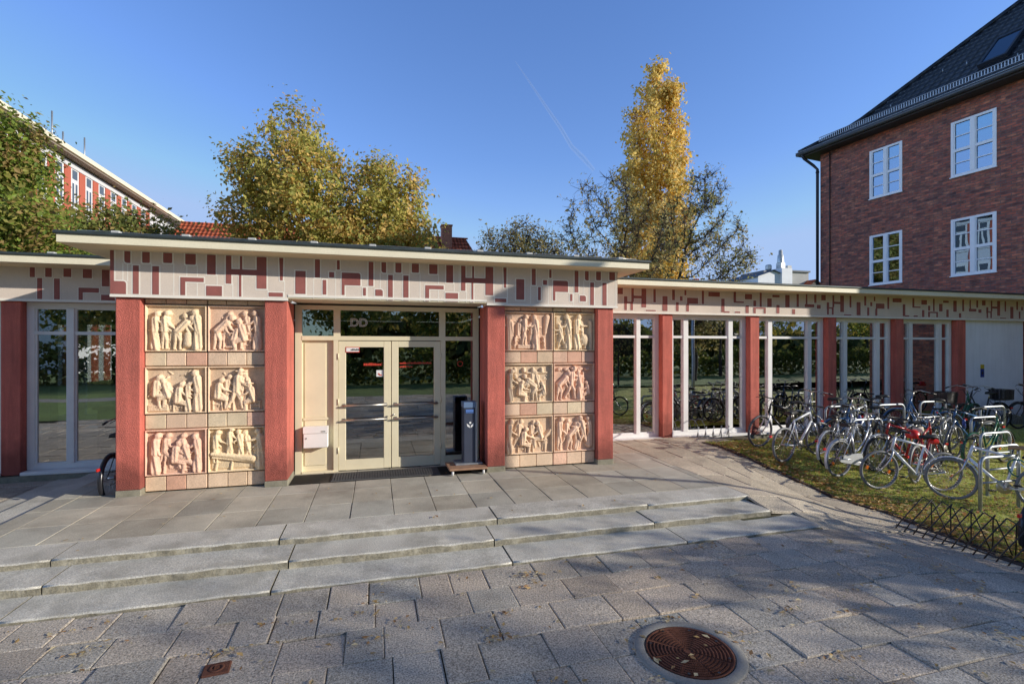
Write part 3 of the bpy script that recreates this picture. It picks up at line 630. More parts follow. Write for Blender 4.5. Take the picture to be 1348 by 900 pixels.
for s_ in (-1,1):
    b.poly([(s_*.004,-.122,.60),(s_*.05,-.122,.63),(s_*.058,-.122,.675),(s_*.03,-.122,.655),(s_*.012,-.122,.64)])
b.lathe([(.001,-.1225),(.018,-.1225)],12,0,'Y',(0,0,.685)); b.build('emblem', M['paper'], st)
b = MB(); b.box(-.25,.2,-.17,.16,0,.03,bev=.006); b.build('base_plate', M['galv'], st)
dl = thing('transport_dolly', 'small plywood dolly on white castors under the dark post', 'dolly', (1.42,8.08,0))
b = MB(); b.box(-.30,.32,-.24,.28,.088,.118,bev=.006); b.build('board', M['wood'], dl)
for x, y in ((-.24,-.18),(.26,-.18),(-.24,.22),(.26,.22)):
    b = MB(); b.lathe([(.0,-.014),(.036,-.014),(.040,-.008),(.040,.008),(.036,.014),(0,.014)],16,0,'X',(x,y,.041)); b.box(x-.022,x-.017,y-.012,y+.012,.04,.088,1); b.box(x+.017,x+.022,y-.012,y+.012,.04,.088,1); b.build('castor', [M['white'], M['steel']], dl)

# ------------------------------------------------------------------ window bays of the two wings
def window(x0, x1, parent, cuts, sill=True, yb=10.15):
    """cuts: list of mullion (x0,x1)"""
    b = MB(); z0, z1 = 0.0, 2.80; w = .105; y0, y1 = yb, yb+.085; t0, t1 = 2.262, 2.318
    b.box(x0,x0+w,y0,y1,z0,z1); b.box(x1-w,x1,y0,y1,z0,z1); b.box(x0+w,x1-w,y0+.002,y1,2.715,z1); b.box(x0+w,x1-w,y0+.002,y1,z0,.085)
    ed = [x0+w]
    for a, c in cuts: b.box(a,c,y0-.012,y1+.03,.085,2.715,bev=.006); ed += [a,c]
    ed.append(x1-w)
    for a, c in zip(ed[::2], ed[1::2]):
        b.box(a,c,y0+.004,y1,t0,t1)
        for q in ((a,a+.022),(c-.022,c)): b.box(*q,y0+.022,y1-.01,.085,2.715)
        b.box(a+.022,c-.022,y0+.022,y1-.01,.085,.108); b.box(a+.022,c-.022,y0+.022,y1-.01,2.693,2.715)
    o = part('window', b, M['white'], parent); c = MB()
    for a, q in zip(ed[::2], ed[1::2]): c.box(a+.022,q-.022,y0+.045,y0+.052,.108,t0); c.box(a+.022,q-.022,y0+.045,y0+.052,t1,2.693)
    sub('pane', c, M['glass'], o)
    if sill: c = MB(); c.box(x0-.0,x1+.0,9.965,yb+.05,-.06,-.002,bev=.01); sub('sill', c, M['white'], o)
    for (a, q) in cuts[:1]: c = MB(); c.tube([(a+.05,y1+.04,1.05),(a+.05,y1+.08,1.05),(a+.05,y1+.08,.93)],.009,6); sub('handle', c, M['steel'], o)
    return o
def wing_frieze(parent, xa, xb, pats):
    b = MB(); b.box(xa,xb,9.95,10.3,2.806,3.366); b.box(xa,xb,9.94,9.95,2.804,2.842,1); absorb(b, pattern(pats, 9.95, xa+.005, xb-.005, 2.845, 3.366, .011, False), 1); part('frieze', b, [M['beige'], M['line'], M['paint']], parent)
def wing_shell(parent, xa, xb, yb, opening=False, back=True):
    b = MB(); b.box(xa,xb,10.3,yb,-.2,.0,1); b.box(xa,xb,10.3,yb,2.83,2.86,0)
    if back: b.box(xa,xb,yb,yb+.1,-.2,2.86,0)
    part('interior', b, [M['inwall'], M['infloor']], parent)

RW = thing('gallery_wing', 'long low wing with narrow red pillars and tall white windows, right of the entrance', 'building', (11,10,0))
WP = [(6.28,6.55),(8.665,8.935),(11.02,11.29),(13.27,13.55),(15.5,15.83)]
for a, c in WP: pillar(a,c,10.0,10.155,-.05,2.806,RW,.0)
def bay(a, c): L = c-a; return [(a+.375,a+.505),(c-.505,c-.375)]
ed = [4.03]+[v for p in WP for v in p]
window(4.03,6.28,RW,[(4.5,4.63),(5.70,5.80)])
for i in range(4): a, c = WP[i][1], WP[i+1][0]; window(a,c,RW,bay(a,c))
P = []
for k in range(-1,4): P += [(a+5.62*k, c+5.62*k, d, e) for a, c, d, e in WPAT]
wing_frieze(RW,4.1,18.28,[p for p in P if 4.1 < p[0] < 18.2])
roofslab(4.12,18.30,9.42,15.0,3.366,RW,.108)
b = MB(); b.box(15.84,18.3,10.10,10.3,-.4,2.806); part('wall', b, M['whitewall'], RW)
b = MB(); b.box(15.83,15.9,10.06,10.11,-.2,2.80); part('corner_bead', b, M['white'], RW)
b = MB(); b.box(4.04,15.84,10.02,10.14,-.5,-.062); b.box(15.84,18.3,10.06,10.099,-.6,.1); part('plinth', b, M['plinth'], RW)
wing_shell(RW,4.03,15.8,15.0)
for a, c in WP: b = MB(); b.box(a-.06,c+.06,10.24,10.62,0,2.83); part('pilaster', b, M['pilaster'], RW)
for i, (x, y) in enumerate([(5.4,12.6),(7.8,12.6),(10.2,12.6),(12.5,12.6)]): b = MB(); b.box(x,x+.25,y,y+.25,0,2.83); part('column', b, M['pilaster'], RW)
def table(x, y, w, d, h, label, grp=None):
    t = thing('table', label, 'table', (x,y,0), 0, grp); b = MB(); b.box(-w/2,w/2,-d/2,d/2,h-.04,h,bev=.006); b.build('table_top', M['wood'], t)
    for s in (-1,1): b = MB(); b.box(s*(w/2-.08)-.025,s*(w/2-.08)+.025,-d/2+.06,d/2-.06,0,h-.04); b.build('leg', M['wood'], t)
for x in (5.85,8.25,10.55,12.85): table(x,13.95,1.3,.7,.76,'plain wooden table at the back of the right gallery wing, behind the tall windows','tables inside the right wing')
LW = thing('gallery_wing', 'low wing with dark shaded red pillar and tall window, left of the entrance', 'building', (-6,10,0))
for a, c in ((-5.9,-5.63),(-8.2,-7.93)): pillar(a,c,10.0,10.155,-.05,2.806,LW,.0)
window(-5.63,-3.42,LW,[(-5.07,-4.965),(-4.0,-3.9)]); window(-7.93,-5.9,LW,bay(-7.93,-5.9))
wing_frieze(LW,-10.5,-3.41,[(a-.02-3.39*k-.0, c-.02-3.39*k, d+.05 if d < 2.85 else d, e+.02) for k in (0,1) for a, c, d, e, q in [(p[0]-2.15+0,p[1]-2.15,p[2],p[3],p[4]) for p in PAT] if c < -3.43])
o = roofslab(-10.5,-3.48,9.42,14.8,3.366,LW,.108)
for x in (-5.0,-6.2): b = MB(); b.box(x,x+.10,9.47,9.55,3.52,3.555,bev=.008); sub('roof_clip', b, M['clip'], o)
b = MB(); b.box(-10.5,-3.42,9.97,10.14,-.3,-.062); part('plinth', b, M['plinth'], LW)
# glazed rear, so that the garden behind shows through
b = MB(); b.box(-10.5,-3.42,10.3,14.5,-.2,0,1); b.box(-10.5,-3.42,10.3,14.5,2.83,2.86,0); b.box(-10.5,-3.42,14.4,14.5,0,.42,2); b.box(-10.5,-3.42,14.4,14.5,2.6,2.83,2)
for x in [-10.2,-9.1,-8.0,-6.9,-5.75,-4.6,-3.5]: b.box(x-.07,x+.07,14.38,14.5,.42,2.6,2)
part('interior', b, [M['inwall'], M['infloor'], M['pilaster']], LW)
for x in (-5.96,-8.26): b = MB(); b.box(x,x+.4,10.24,10.62,0,2.83); part('pilaster', b, M['pilaster'], LW)
for x in (-5.15,-6.5): b = MB(); b.box(x,x+.3,11.8,12.1,0,2.83); part('column', b, M['inwall'], LW)
table(-4.4,11.55,1.6,.7,.9,'high wooden table inside the left wing, seen through the tall window')
fl = thing('floodlight', 'small pale floodlight mounted on the left wing roof edge', 'floodlight', (-5.72,9.45,3.51))
b = MB(); b.tube([(0,0,0),(0,0,.09)],.018,8); b.build('bracket', M['galv'], fl)
b = MB(); b.box(-.06,.06,-.07,.05,.07,.17,bev=.012); b.build('housing', M['clip'], fl)
sg = thing('wall_sign', 'small yellow and blue sticker on the white wall', 'sign', (16.62,10.095,1.32))
b = MB(); b.box(-.07,.07,-.006,0,.12,.24,1); b.box(-.07,.07,-.006,0,-.12,.12,0); b.lathe([(.001,-.0075),(.045,-.0075)],14,2,'Y'); b.build('panel', [mat('sign_blue',(.02,.06,.3),.5), mat('sign_yellow',(.6,.45,.03),.5), M['blackp']], sg)
# ------------------------------------------------------------------ brick building on the right
def objco(nt): return N(nt, 'ShaderNodeTexCoord').outputs['Object']
def brickmat():
    m, nt, out = newmat('clinker_brick'); L = nt.links.new; p = N(nt, 'ShaderNodeBsdfPrincipled'); L(p.outputs[0], out.inputs[0]); p.inputs['Roughness'].default_value = .75
    s = N(nt, 'ShaderNodeSeparateXYZ'); L(objco(nt), s.inputs[0]); ad = N(nt, 'ShaderNodeMath', operation='ADD'); L(s.outputs[0], ad.inputs[0]); L(s.outputs[1], ad.inputs[1])
    c = N(nt, 'ShaderNodeCombineXYZ'); L(ad.outputs[0], c.inputs[0]); L(s.outputs[2], c.inputs[1])
    def bt(c1, c2, mo, off, bias):
        b = N(nt, 'ShaderNodeTexBrick'); b.offset = .5; b.inputs['Color1'].default_value = (*c1,1); b.inputs['Color2'].default_value = (*c2,1); b.inputs['Mortar'].default_value = (*mo,1)
        b.inputs['Scale'].default_value = 1; b.inputs['Brick Width'].default_value = .25; b.inputs['Row Height'].default_value = .0833; b.inputs['Mortar Size'].default_value = .009; b.inputs['Bias'].default_value = bias; b.inputs['Mortar Smooth'].default_value = .2
        mp = N(nt, 'ShaderNodeMapping'); mp.inputs['Location'].default_value = (off*.25*17, off*.0833*13*2, 0); L(c.outputs[0], mp.inputs[0]); L(mp.outputs[0], b.inputs[0]); return b
    b1 = bt((.47,.12,.068),(.13,.055,.048),(.15,.115,.10),0,0.0); b2 = bt((.62,.23,.12),(.22,.075,.06),(.15,.115,.10),3,.1)
    n = noise(nt, c.outputs[0], 3.5, 2); base = mixc(nt, b1.outputs[0], b2.outputs[0], ramp(nt, n, [(.42,(.1,)*3),(.62,(.75,)*3)]))
    sc = N(nt, 'ShaderNodeMapping'); sc.inputs['Scale'].default_value = (4,12,1); L(c.outputs[0], sc.inputs[0])
    base = mixc(nt, base, ramp(nt, noise(nt, sc.outputs[0], 1.0, 3, .7), [(.3,(.55,)*3),(.7,(1.6,)*3)]), 1.0, 'MULTIPLY'); L(base, p.inputs['Base Color'])
    bu = N(nt, 'ShaderNodeBump'); bu.inputs['Strength'].default_value = .7; bu.inputs['Distance'].default_value = .015; bu.invert = True; L(b1.outputs['Fac'], bu.inputs['Height']); L(bu.outputs[0], p.inputs['Normal'])
    return m
def tilemat(name, col, rough=.4, pitch=.3, spec=.5):
    m, nt, out = newmat(name); L = nt.links.new; p = N(nt, 'ShaderNodeBsdfPrincipled'); L(p.outputs[0], out.inputs[0]); p.inputs['Roughness'].default_value = rough; p.inputs['Specular IOR Level'].default_value = spec
    co = objco(nt); w = N(nt, 'ShaderNodeTexWave'); w.wave_type = 'BANDS'; w.bands_direction = 'X'; w.inputs['Scale'].default_value = 1/pitch*.314; w.inputs['Distortion'].default_value = 0
    L(co, w.inputs['Vector']); bu = N(nt, 'ShaderNodeBump'); bu.inputs['Strength'].default_value = 1; bu.inputs['Distance'].default_value = .06; L(w.outputs['Fac'], bu.inputs['Height']); L(bu.outputs[0], p.inputs['Normal'])
    b = mixc(nt, col, ramp(nt, noise(nt, co, 2.2, 5), [(.3,(.55,)*3),(.7,(1.4,)*3)]), 1.0, 'MULTIPLY'); b = mixc(nt, b, ramp(nt, w.outputs['Fac'], [(0,(.55,)*3),(.6,(1.1,)*3)]), 1.0, 'MULTIPLY'); L(b, p.inputs['Base Color']); return m
M['brick'] = brickmat(); M['tile'] = tilemat('dark_roof_tile', (.022,.027,.036), .36); M['redtile'] = tilemat('red_roof_tile', (.42,.10,.045), .8, .34, .3)
def holes_wall(b, u0, u1, z0, z1, holes, v0=0, rev=.12):
    us = sorted({u0,u1,*[h[0] for h in holes],*[h[1] for h in holes]}); zs = sorted({z0,z1,*[h[2] for h in holes],*[h[3] for h in holes]})
    for i in range(len(us)-1):
        for j in range(len(zs)-1):
            um, zm = (us[i]+us[i+1])/2, (zs[j]+zs[j+1])/2
            if any(h[0] < um < h[1] and h[2] < zm < h[3] for h in holes): continue
            b.poly([(us[i],v0,zs[j]),(us[i+1],v0,zs[j]),(us[i+1],v0,zs[j+1]),(us[i],v0,zs[j+1])])
    for a, c, d, e in holes:
        b.poly([(a,v0,d),(a,v0+rev,d),(a,v0+rev,e),(a,v0,e)]); b.poly([(c,v0,d),(c,v0,e),(c,v0+rev,e),(c,v0+rev,d)]); b.poly([(a,v0,e),(a,v0+rev,e),(c,v0+rev,e),(c,v0,e)]); b.poly([(a,v0,d),(c,v0,d),(c,v0+rev,d),(a,v0+rev,d)])
BB = thing('brick_building', 'tall dark red clinker brick building with a dark tiled hip roof and white windows', 'building', (17.59,16.33,0), math.atan2(-.993,.1164))
cols = [(1.94,3.05),(4.49,5.66),(7.05,8.2),(9.6,10.75)]; rows = [(4.36,6.2),(7.57,9.36)]
H = [(a,c,z0,z1) for a, c in cols for z0, z1 in rows]
b = MB(); holes_wall(b,0,11.3,-.6,10.02,H); b.poly([(0,0,-.6),(0,0,10.02),(0,12,10.02),(0,12,-.6)]); b.poly([(11.3,0,-.6),(11.3,12,-.6),(11.3,12,10.02),(11.3,0,10.02)]); b.poly([(0,12,-.6),(0,12,10.02),(11.3,12,10.02),(11.3,12,-.6)])
b.build('wall', M['brick'], BB)
for a, c, z0, z1 in H:
    b = MB(); f = .075; y0, y1 = -.012, .07; m_ = (a+c)/2; zt_ = z0+(z1-z0)*.47
    b.box(a+.001,a+f,y0,y1,z0+.001,z1-.001); b.box(c-f,c-.001,y0,y1,z0+.001,z1-.001); b.box(a+f,c-f,y0+.002,y1,z1-f,z1-.001); b.box(a+f,c-f,y0+.002,y1,z0+.001,z0+f)
    b.box(m_-.055,m_+.055,y0-.012,y1-.002,z0+f,z1-f); b.box(a+f,m_-.055,y0,y1-.004,zt_-.045,zt_+.045); b.box(m_+.055,c-f,y0,y1-.004,zt_-.045,zt_+.045)
    for p0, p1 in ((z0+f,zt_-.045),(zt_+.045,z1-f)):
        q = (p0+p1)/2
        for x0, x1 in ((a+f,m_-.055),(m_+.055,c-f)):
            b.box(x0,x1,y0+.02,y1-.01,q-.014,q+.014); b.box(x0,x0+.03,y0+.015,y1-.006,p0,p1); b.box(x1-.03,x1,y0+.015,y1-.006,p0,p1)
    b.box(a-.02,c+.02,-.05,.02,z0-.03,z0-.002)
    o = b.build('window', M['sash'], BB); d = MB(); d.box(a+f,c-f,.04,.046,z0+f,z1-f); d.build('pane', M['glassb'], o)
b = MB(); b.box(.2,11.2,.6,.65,3,9.9); b.build('interior', M['inwall'], BB)
# roof: bell-cast hip, built from overlapping tile courses
pr = [(0,10.10),(1.4,10.94),(6.2,15.75)]
def zr_(d):
    for (a, p), (c, q) in zip(pr, pr[1:]):
        if d <= c: return p+(q-p)*(d-a)/(c-a)
    return pr[-1][1]
b = MB(); e = .55; n = 24; dd = [6.2*i/n for i in range(n+1)]
for i in range(n):
    a, c = dd[i], dd[i+1]; za, zc = zr_(a)+.035, zr_(c)
    b.poly([(-e+a,-e+a,za),(11.5,-e+a,za),(11.5,-e+c,zc),(-e+c,-e+c,zc)]); b.poly([(-e+a,-e+a,za),(-e+c,-e+c,zc),(-e+c,12.5-c,zc),(-e+a,12.5-a,za)])
    b.poly([(-e+a,-e+a,za-.035),(11.5,-e+a,za-.035),(11.5,-e+a,za),(-e+a,-e+a,za)])
RO = b.build('roof', M['tile'], BB)
b = MB(); b.tube([(-e+d,-e+d,zr_(d)+.05) for d in dd],.09,8); b.build('hip_ridge', M['tile'], RO)
b = MB(); b.box(-.45,11.4,-.45,0,9.93,10.0); b.box(-.45,0,0,12,9.93,10.0); b.box(-.5,11.4,-.5,-.45,9.93,10.08); b.box(-.5,-.45,-.45,12,9.93,10.08); b.build('eaves', mat('dark_eaves',(.05,.045,.045),.7), BB)
b = MB(); b.tube([(-.62,-.57,10.05),(11.5,-.57,10.05)],.075,10); b.tube([(-.62,-.64,10.11),(11.5,-.64,10.11)],.016,6,1); b.tube([(-.57,-.62,10.05),(-.57,12,10.05)],.075,10); b.build('gutter', [mat('zinc',(.11,.12,.13),.45,metal=.5), M['galv']], BB)
b = MB(); b.tube([(-.40,-.57,10.0),(-.38,-.45,9.85),(-.2,-.14,9.55),(-.06,-.09,9.35),(-.06,-.09,3)],.055,10); b.tube([(-.06,-.09,9.2),(-.06,-.09,9.26)],.068,10); b.build('downpipe', mat('dark_pipe',(.035,.035,.045),.5,metal=.3), BB)
b = MB(); b.tube([(.42,-.035,9.9),(.42,-.035,3)],.02,6); b.build('lightning_wire', M['iron'], BB)
b = MB(); zs_ = zr_(.35)
for k in range(2): b.tube([(.1,-.2,zs_+.09+.17*k),(11.4,-.2,zs_+.09+.17*k)],.014,5)
for i in range(141): b.box(.1+i*.08-.012,.1+i*.08+.012,-.206,-.194,zs_+.08,zs_+.27)
b.build('snow_guard', M['galv'], RO)
def onroof(u, d, h=0): return (u,-e+d-h*.7,zr_(d)+h*.7)
b = MB(); u0, u1, d0, d1 = 4.65,5.42,1.75,2.95
for h0, h1, w, mi in ((.0,.10,.07,0),):
    for (ua, ub, da, db) in ((u0,u0+w,d0,d1),(u1-w,u1,d0,d1),(u0+w,u1-w,d0,d0+w),(u0+w,u1-w,d1-w,d1)):
        p = [onroof(ua,da,.14),onroof(ub,da,.14),onroof(ub,db,.14),onroof(ua,db,.14)]; q = [onroof(ua,da,-.02),onroof(ub,da,-.02),onroof(ub,db,-.02),onroof(ua,db,-.02)]
        k = len(b.v); b.v += q+p
        for f in ((4,5,6,7),(0,1,5,4),(1,2,6,5),(2,3,7,6),(3,0,4,7)): b.face([k+i for i in f])
o = b.build('skylight', mat('skylight_frame',(.05,.06,.08),.4,metal=.4), RO)
b = MB(); b.poly([onroof(u0+.07,d0+.07,.11),onroof(u1-.07,d0+.07,.11),onroof(u1-.07,d1-.07,.11),onroof(u0+.07,d1-.07,.11)]); b.build('pane', M['glassb'], o)
for u, d in ((2.2,1.5),(4.2,2.2),(3.4,2.4),(5.9,1.3),(6.2,3.0)):
    b = MB(); b.tube([onroof(u,d,.03),onroof(u,d-.08,.10),onroof(u,d-.02,.2)],.016,6); b.build('roof_hook', M['galv'], RO)

# ------------------------------------------------------------------ buildings beyond
def bgpart(parent, b, name, m): o = b.build(name, m, parent); o.location = -parent.location; return o
M['farglass'] = mat('far_window_glass',(.10,.12,.14),.15,.1); M['bgwhite'] = mat('white_facade',(.66,.67,.68),.9,.05,.5); M['bgred'] = mat('red_pier',(.5,.125,.075),.9,.08,.6)
wb = thing('white_building', 'long white multi-storey building with red piers and a pale projecting eave, far left', 'building', (-24,40,0))
b = MB(); b.box(-36,-18,10,57.6,-.7,13.38); bgpart(wb, b, 'wall', M['bgwhite'])
b = MB(); b.box(-36.5,-17.3,9.5,58.2,13.5,13.7); b.box(-17.3,-17.2,9.4,58.3,13.52,13.8,0); WR = bgpart(wb, b, 'roof', M['cream'])
b = MB(); b.box(-18,-17.31,9.6,58,13.4,13.495); bgpart(wb, b, 'eave_soffit', mat('eave_grey',(.28,.23,.18),.8))
py = [46.7-1.55*i for i in range(18)]
for y in py: b = MB(); b.box(-17.985,-17.86,y-.31,y+.31,-.6,12.95); bgpart(wb, b, 'pier', M['bgred'])
b = MB(); b.box(-17.99,-17.84,19,47.3,12.97,13.3); bgpart(wb, b, 'cornice', M['bgwhite'])
for i in range(17):
    y = (py[i]+py[i+1])/2
    for z in (10.6,7.0,3.4):
        b = MB(); b.box(-17.985,-17.90,y-.42,y+.42,z,z+2.5); o = bgpart(wb, b, 'window', M['white']); c = MB(); c.box(-17.898,-17.892,y-.27,y-.07,z+.12,z+1.5); c.box(-17.898,-17.892,y+.07,y+.27,z+.12,z+1.5); c.box(-17.898,-17.892,y-.27,y+.27,z+1.75,z+2.3); c.build('pane', M['farglass'], o)
b = MB(); b.box(-17.985,-17.95,48.6,49.2,10.2,12.2); o = bgpart(wb, b, 'window', M['glassb'])
for y, h in ((36.5,1.5),(37.6,.7),(40,1.3)):
    b = MB(); b.tube([(-19,y,13.9),(-19,y,14.9+h)],.05,6); b.lathe([(.01,13.9),(.5,13.9),(.5,14.4),(.35,14.65),(.01,14.7)],12,0,'Z',(-19.5,y+.6,0)); bgpart(WR, b, 'roof_vent', M['galv']).location = (0,0,0)
rb = thing('red_roof_house', 'long house with red tiled roof and brick chimney behind the pavilion', 'building', (-3,48,0))
b = MB(); b.box(-15.4,9.6,46,54,-.7,9.2); bgpart(rb, b, 'wall', M['bgwhite'])
b = MB()
for i in range(10):
    a, c = i/10, (i+1)/10; y0, y1 = 45.4+4.6*a, 45.4+4.6*c; z0, z1 = 9.0+4.05*a, 9.0+4.05*c; b.poly([(-17.8+1.3*a,y0,z0+.05),(10+.0-1.2*a,y0,z0+.05),(10-1.2*c,y1,z1),(-17.8+1.3*c,y1,z1)])
b.poly([(-17.8,45.4,9.0),(-16.5,50,13.05),(-17.8,54.6,9)]); b.poly([(10,45.4,9.0),(8.8,50,13.05),(10,54.6,9)]); b.poly([(-16.5,50,13.05),(8.8,50,13.05),(10,54.6,9),(-17.8,54.6,9)])
RT = bgpart(rb, b, 'roof', M['redtile'])
b = MB(); b.box(6.2,7.2,48.6,49.6,10.5,13.95,bev=.02); b.box(6.14,7.26,48.54,49.66,13.95,14.07); o = b.build('chimney', mat('chimney_brick',(.32,.15,.1),.9,.35,7), RT)
b = MB(); b.box(-16.6,9.0,49.9,50.1,13.03,13.15); b.build('ridge', M['redtile'], RT)
ws = thing('white_shed', 'white boarded gabled loft beside a white lift tower on the far skyline', 'building', (34,62,0))
def az(x, Y): # x-pixel direction to X at depth plane Y
    a = (x-674)/654; s, c = math.sin(R(15.3)), math.cos(R(15.3)); return (s+a*c)/(c-a*s)*Y
X = lambda x: az(x,62)
zz_ = lambda y, x=1030: 2.05+(457-y)/654*(62*.9646+az(x,62)*.2639)*.93
b = MB(); b.box(X(998),X(1026),62,70,5,zz_(358)); k = len(b.v); xa, xb = X(998), X(1026); xm = X(1017); z_ = zz_(358)
b.poly([(xa,62,z_),(xb,62,z_),(xb,62,zz_(352)),(xm,62,zz_(350))]); b.box(X(1026),X(1039.5),61.5,66,5,zz_(345.5)); bgpart(ws, b, 'wall', mat('white_boards',(.72,.74,.78),.7,.06,1.5))
b = MB(); b.poly([(xa-.4,61.6,z_-.1),(xa-.4,70,z_-.1),(xm,70,zz_(350)+.15),(xm,61.6,zz_(350)+.15)]); b.poly([(xm,61.6,zz_(350)+.15),(xm,70,zz_(350)+.15),(xb,70,zz_(353)),(xb,61.6,zz_(353))]); b.box(X(1012),X(1026),63,68,zz_(352),zz_(347.5)); bgpart(ws, b, 'roof', mat('slate',(.10,.12,.15),.6))
b = MB(); b.box(X(1028),X(1034),62,63,zz_(346),zz_(337),bev=.05); b.lathe([(.5,zz_(337)),(.42,zz_(326)),(.3,zz_(325)),(.28,zz_(319)),(.02,zz_(318))],10,0,'Z',(X(1031),62.5,0)); b.box(X(1019),X(1024),63,64,zz_(347),zz_(338.5),bev=.2); bgpart(ws, b, 'vent_stack', mat('pale_metal',(.55,.56,.55),.4,metal=.4))
gb = thing('grey_building', 'grey rendered block with flat dark roof on the far skyline', 'building', (38,64,0))
b = MB(); b.box(X(1040),X(1068),62.5,70,4,zz_(349)); bgpart(gb, b, 'wall', mat('grey_render',(.42,.42,.4),.9,.1,1))
b = MB(); b.box(X(1039.7),X(1068.5),62.2,70,zz_(349),zz_(346.8)); b.box(X(1044),X(1049),63,64,zz_(347),zz_(339),1); bgpart(gb, b, 'roof', [mat('dark_flat_roof',(.06,.08,.1),.6), M['clip']])
gh = thing('gabled_house', 'small gabled house with orange roof on the far skyline', 'building', (40,60,0))
b = MB(); b.box(X(1056),X(1075),61,68,4,zz_(371)); b.poly([(X(1056),61,zz_(371)),(X(1075),61,zz_(371)),(X(1066),61,zz_(361))]); bgpart(gh, b, 'wall', mat('dark_gable',(.12,.1,.09),.9))
b = MB(); b.poly([(X(1054.5),60.7,zz_(373)),(X(1066),60.7,zz_(360.4)),(X(1066),70,zz_(360.4)),(X(1054.5),70,zz_(373))]); b.poly([(X(1066),60.7,zz_(360.4)),(X(1078),60.7,zz_(373)),(X(1082),70,zz_(373)),(X(1070),70,zz_(360.4))]); bgpart(gh, b, 'roof', M['redtile'])
dh = thing('terrace_house', 'low row of dark roofed houses glimpsed under the branches on the skyline', 'building', (28,66,0))
b = MB(); b.box(X(890),X(990),66,74,3,zz_(370)); bgpart(dh, b, 'wall', mat('house_wall',(.4,.36,.33),.9,.2,.4))
b = MB(); b.poly([(X(888),65.6,zz_(370)),(X(992),65.6,zz_(370)),(X(990),70,zz_(361)),(X(890),70,zz_(361))]); RH = bgpart(dh, b, 'roof', mat('mixed_roof',(.14,.07,.055),.8,.4,.5))
for x in (915,938,962): b = MB(); b.box(X(x),X(x+5),66,67,zz_(368),zz_(359)); b.build('chimney', M['redtile'], RH)

# ------------------------------------------------------------------ trees (space colonisation)
def grow(base, trunk, ell, npts, step, infl, kill, seed, trop=(0,0,.12), jit=.18, maxit=260, shell=.0):
    rg = np.random.default_rng(seed); P = []; wsum = sum(e[6] if len(e) > 6 else e[3]*e[4]*e[5] for e in ell)
    for e in ell:
        n = max(8, int(npts*(e[6] if len(e) > 6 else e[3]*e[4]*e[5])/wsum)); d = rg.normal(size=(n,3)); d /= np.linalg.norm(d,axis=1)[:,None]; r = rg.random(n)**(1/3)*(1-shell)+shell*rg.random(n)**.15; P.append(d*r[:,None]*np.array(e[3:6])+np.array(e[:3]))
    P = np.concatenate(P); P = P[P[:,2] > base[2]+.5]
    nodes = [np.array(base, float)]; par = [-1]; tv = np.array(trunk, float)-nodes[0]; L = np.linalg.norm(tv); k = max(1, int(L/step))
    for i in range(k): nodes.append(np.array(base)+tv*(i+1)/k+rg.normal(0,step*.06,3)); par.append(len(nodes)-2)
    A = np.array(nodes); dist = np.full(len(P), 1e9); near = np.zeros(len(P), int)
    def upd(i0, A):
        nonlocal dist, near
        for s in range(i0, len(A), 200):
            B = A[s:s+200]; d = np.linalg.norm(P[:,None]-B[None],axis=2); j = d.argmin(1); m = d[np.arange(len(P)),j]; w = m < dist; dist = np.where(w,m,dist); near = np.where(w,j+s,near)
    upd(0, A); first = True
    for it in range(maxit):
        act = dist < infl
        if not act.any():
            if not first: break
            c = P.mean(0)-A[-1]; c /= np.linalg.norm(c); A = np.vstack([A, A[-1]+c*step]); par.append(len(A)-2); upd(len(A)-1, A); continue
        first = False
        idx = near[act]; v = P[act]-A[idx]; v /= np.linalg.norm(v,axis=1)[:,None]+1e-9; u, inv = np.unique(idx, return_inverse=True); S = np.zeros((len(u),3)); np.add.at(S, inv, v)
        S /= np.linalg.norm(S,axis=1)[:,None]+1e-9; S = S+np.array(trop)+rg.normal(0,jit,S.shape); S /= np.linalg.norm(S,axis=1)[:,None]; i0 = len(A); A = np.vstack([A, A[u]+S*step]); par += list(u); upd(i0, A)
        keep = dist > kill; P = P[keep]; dist = dist[keep]; near = near[keep]
        if len(P) == 0: break
    return A, np.array(par), rg
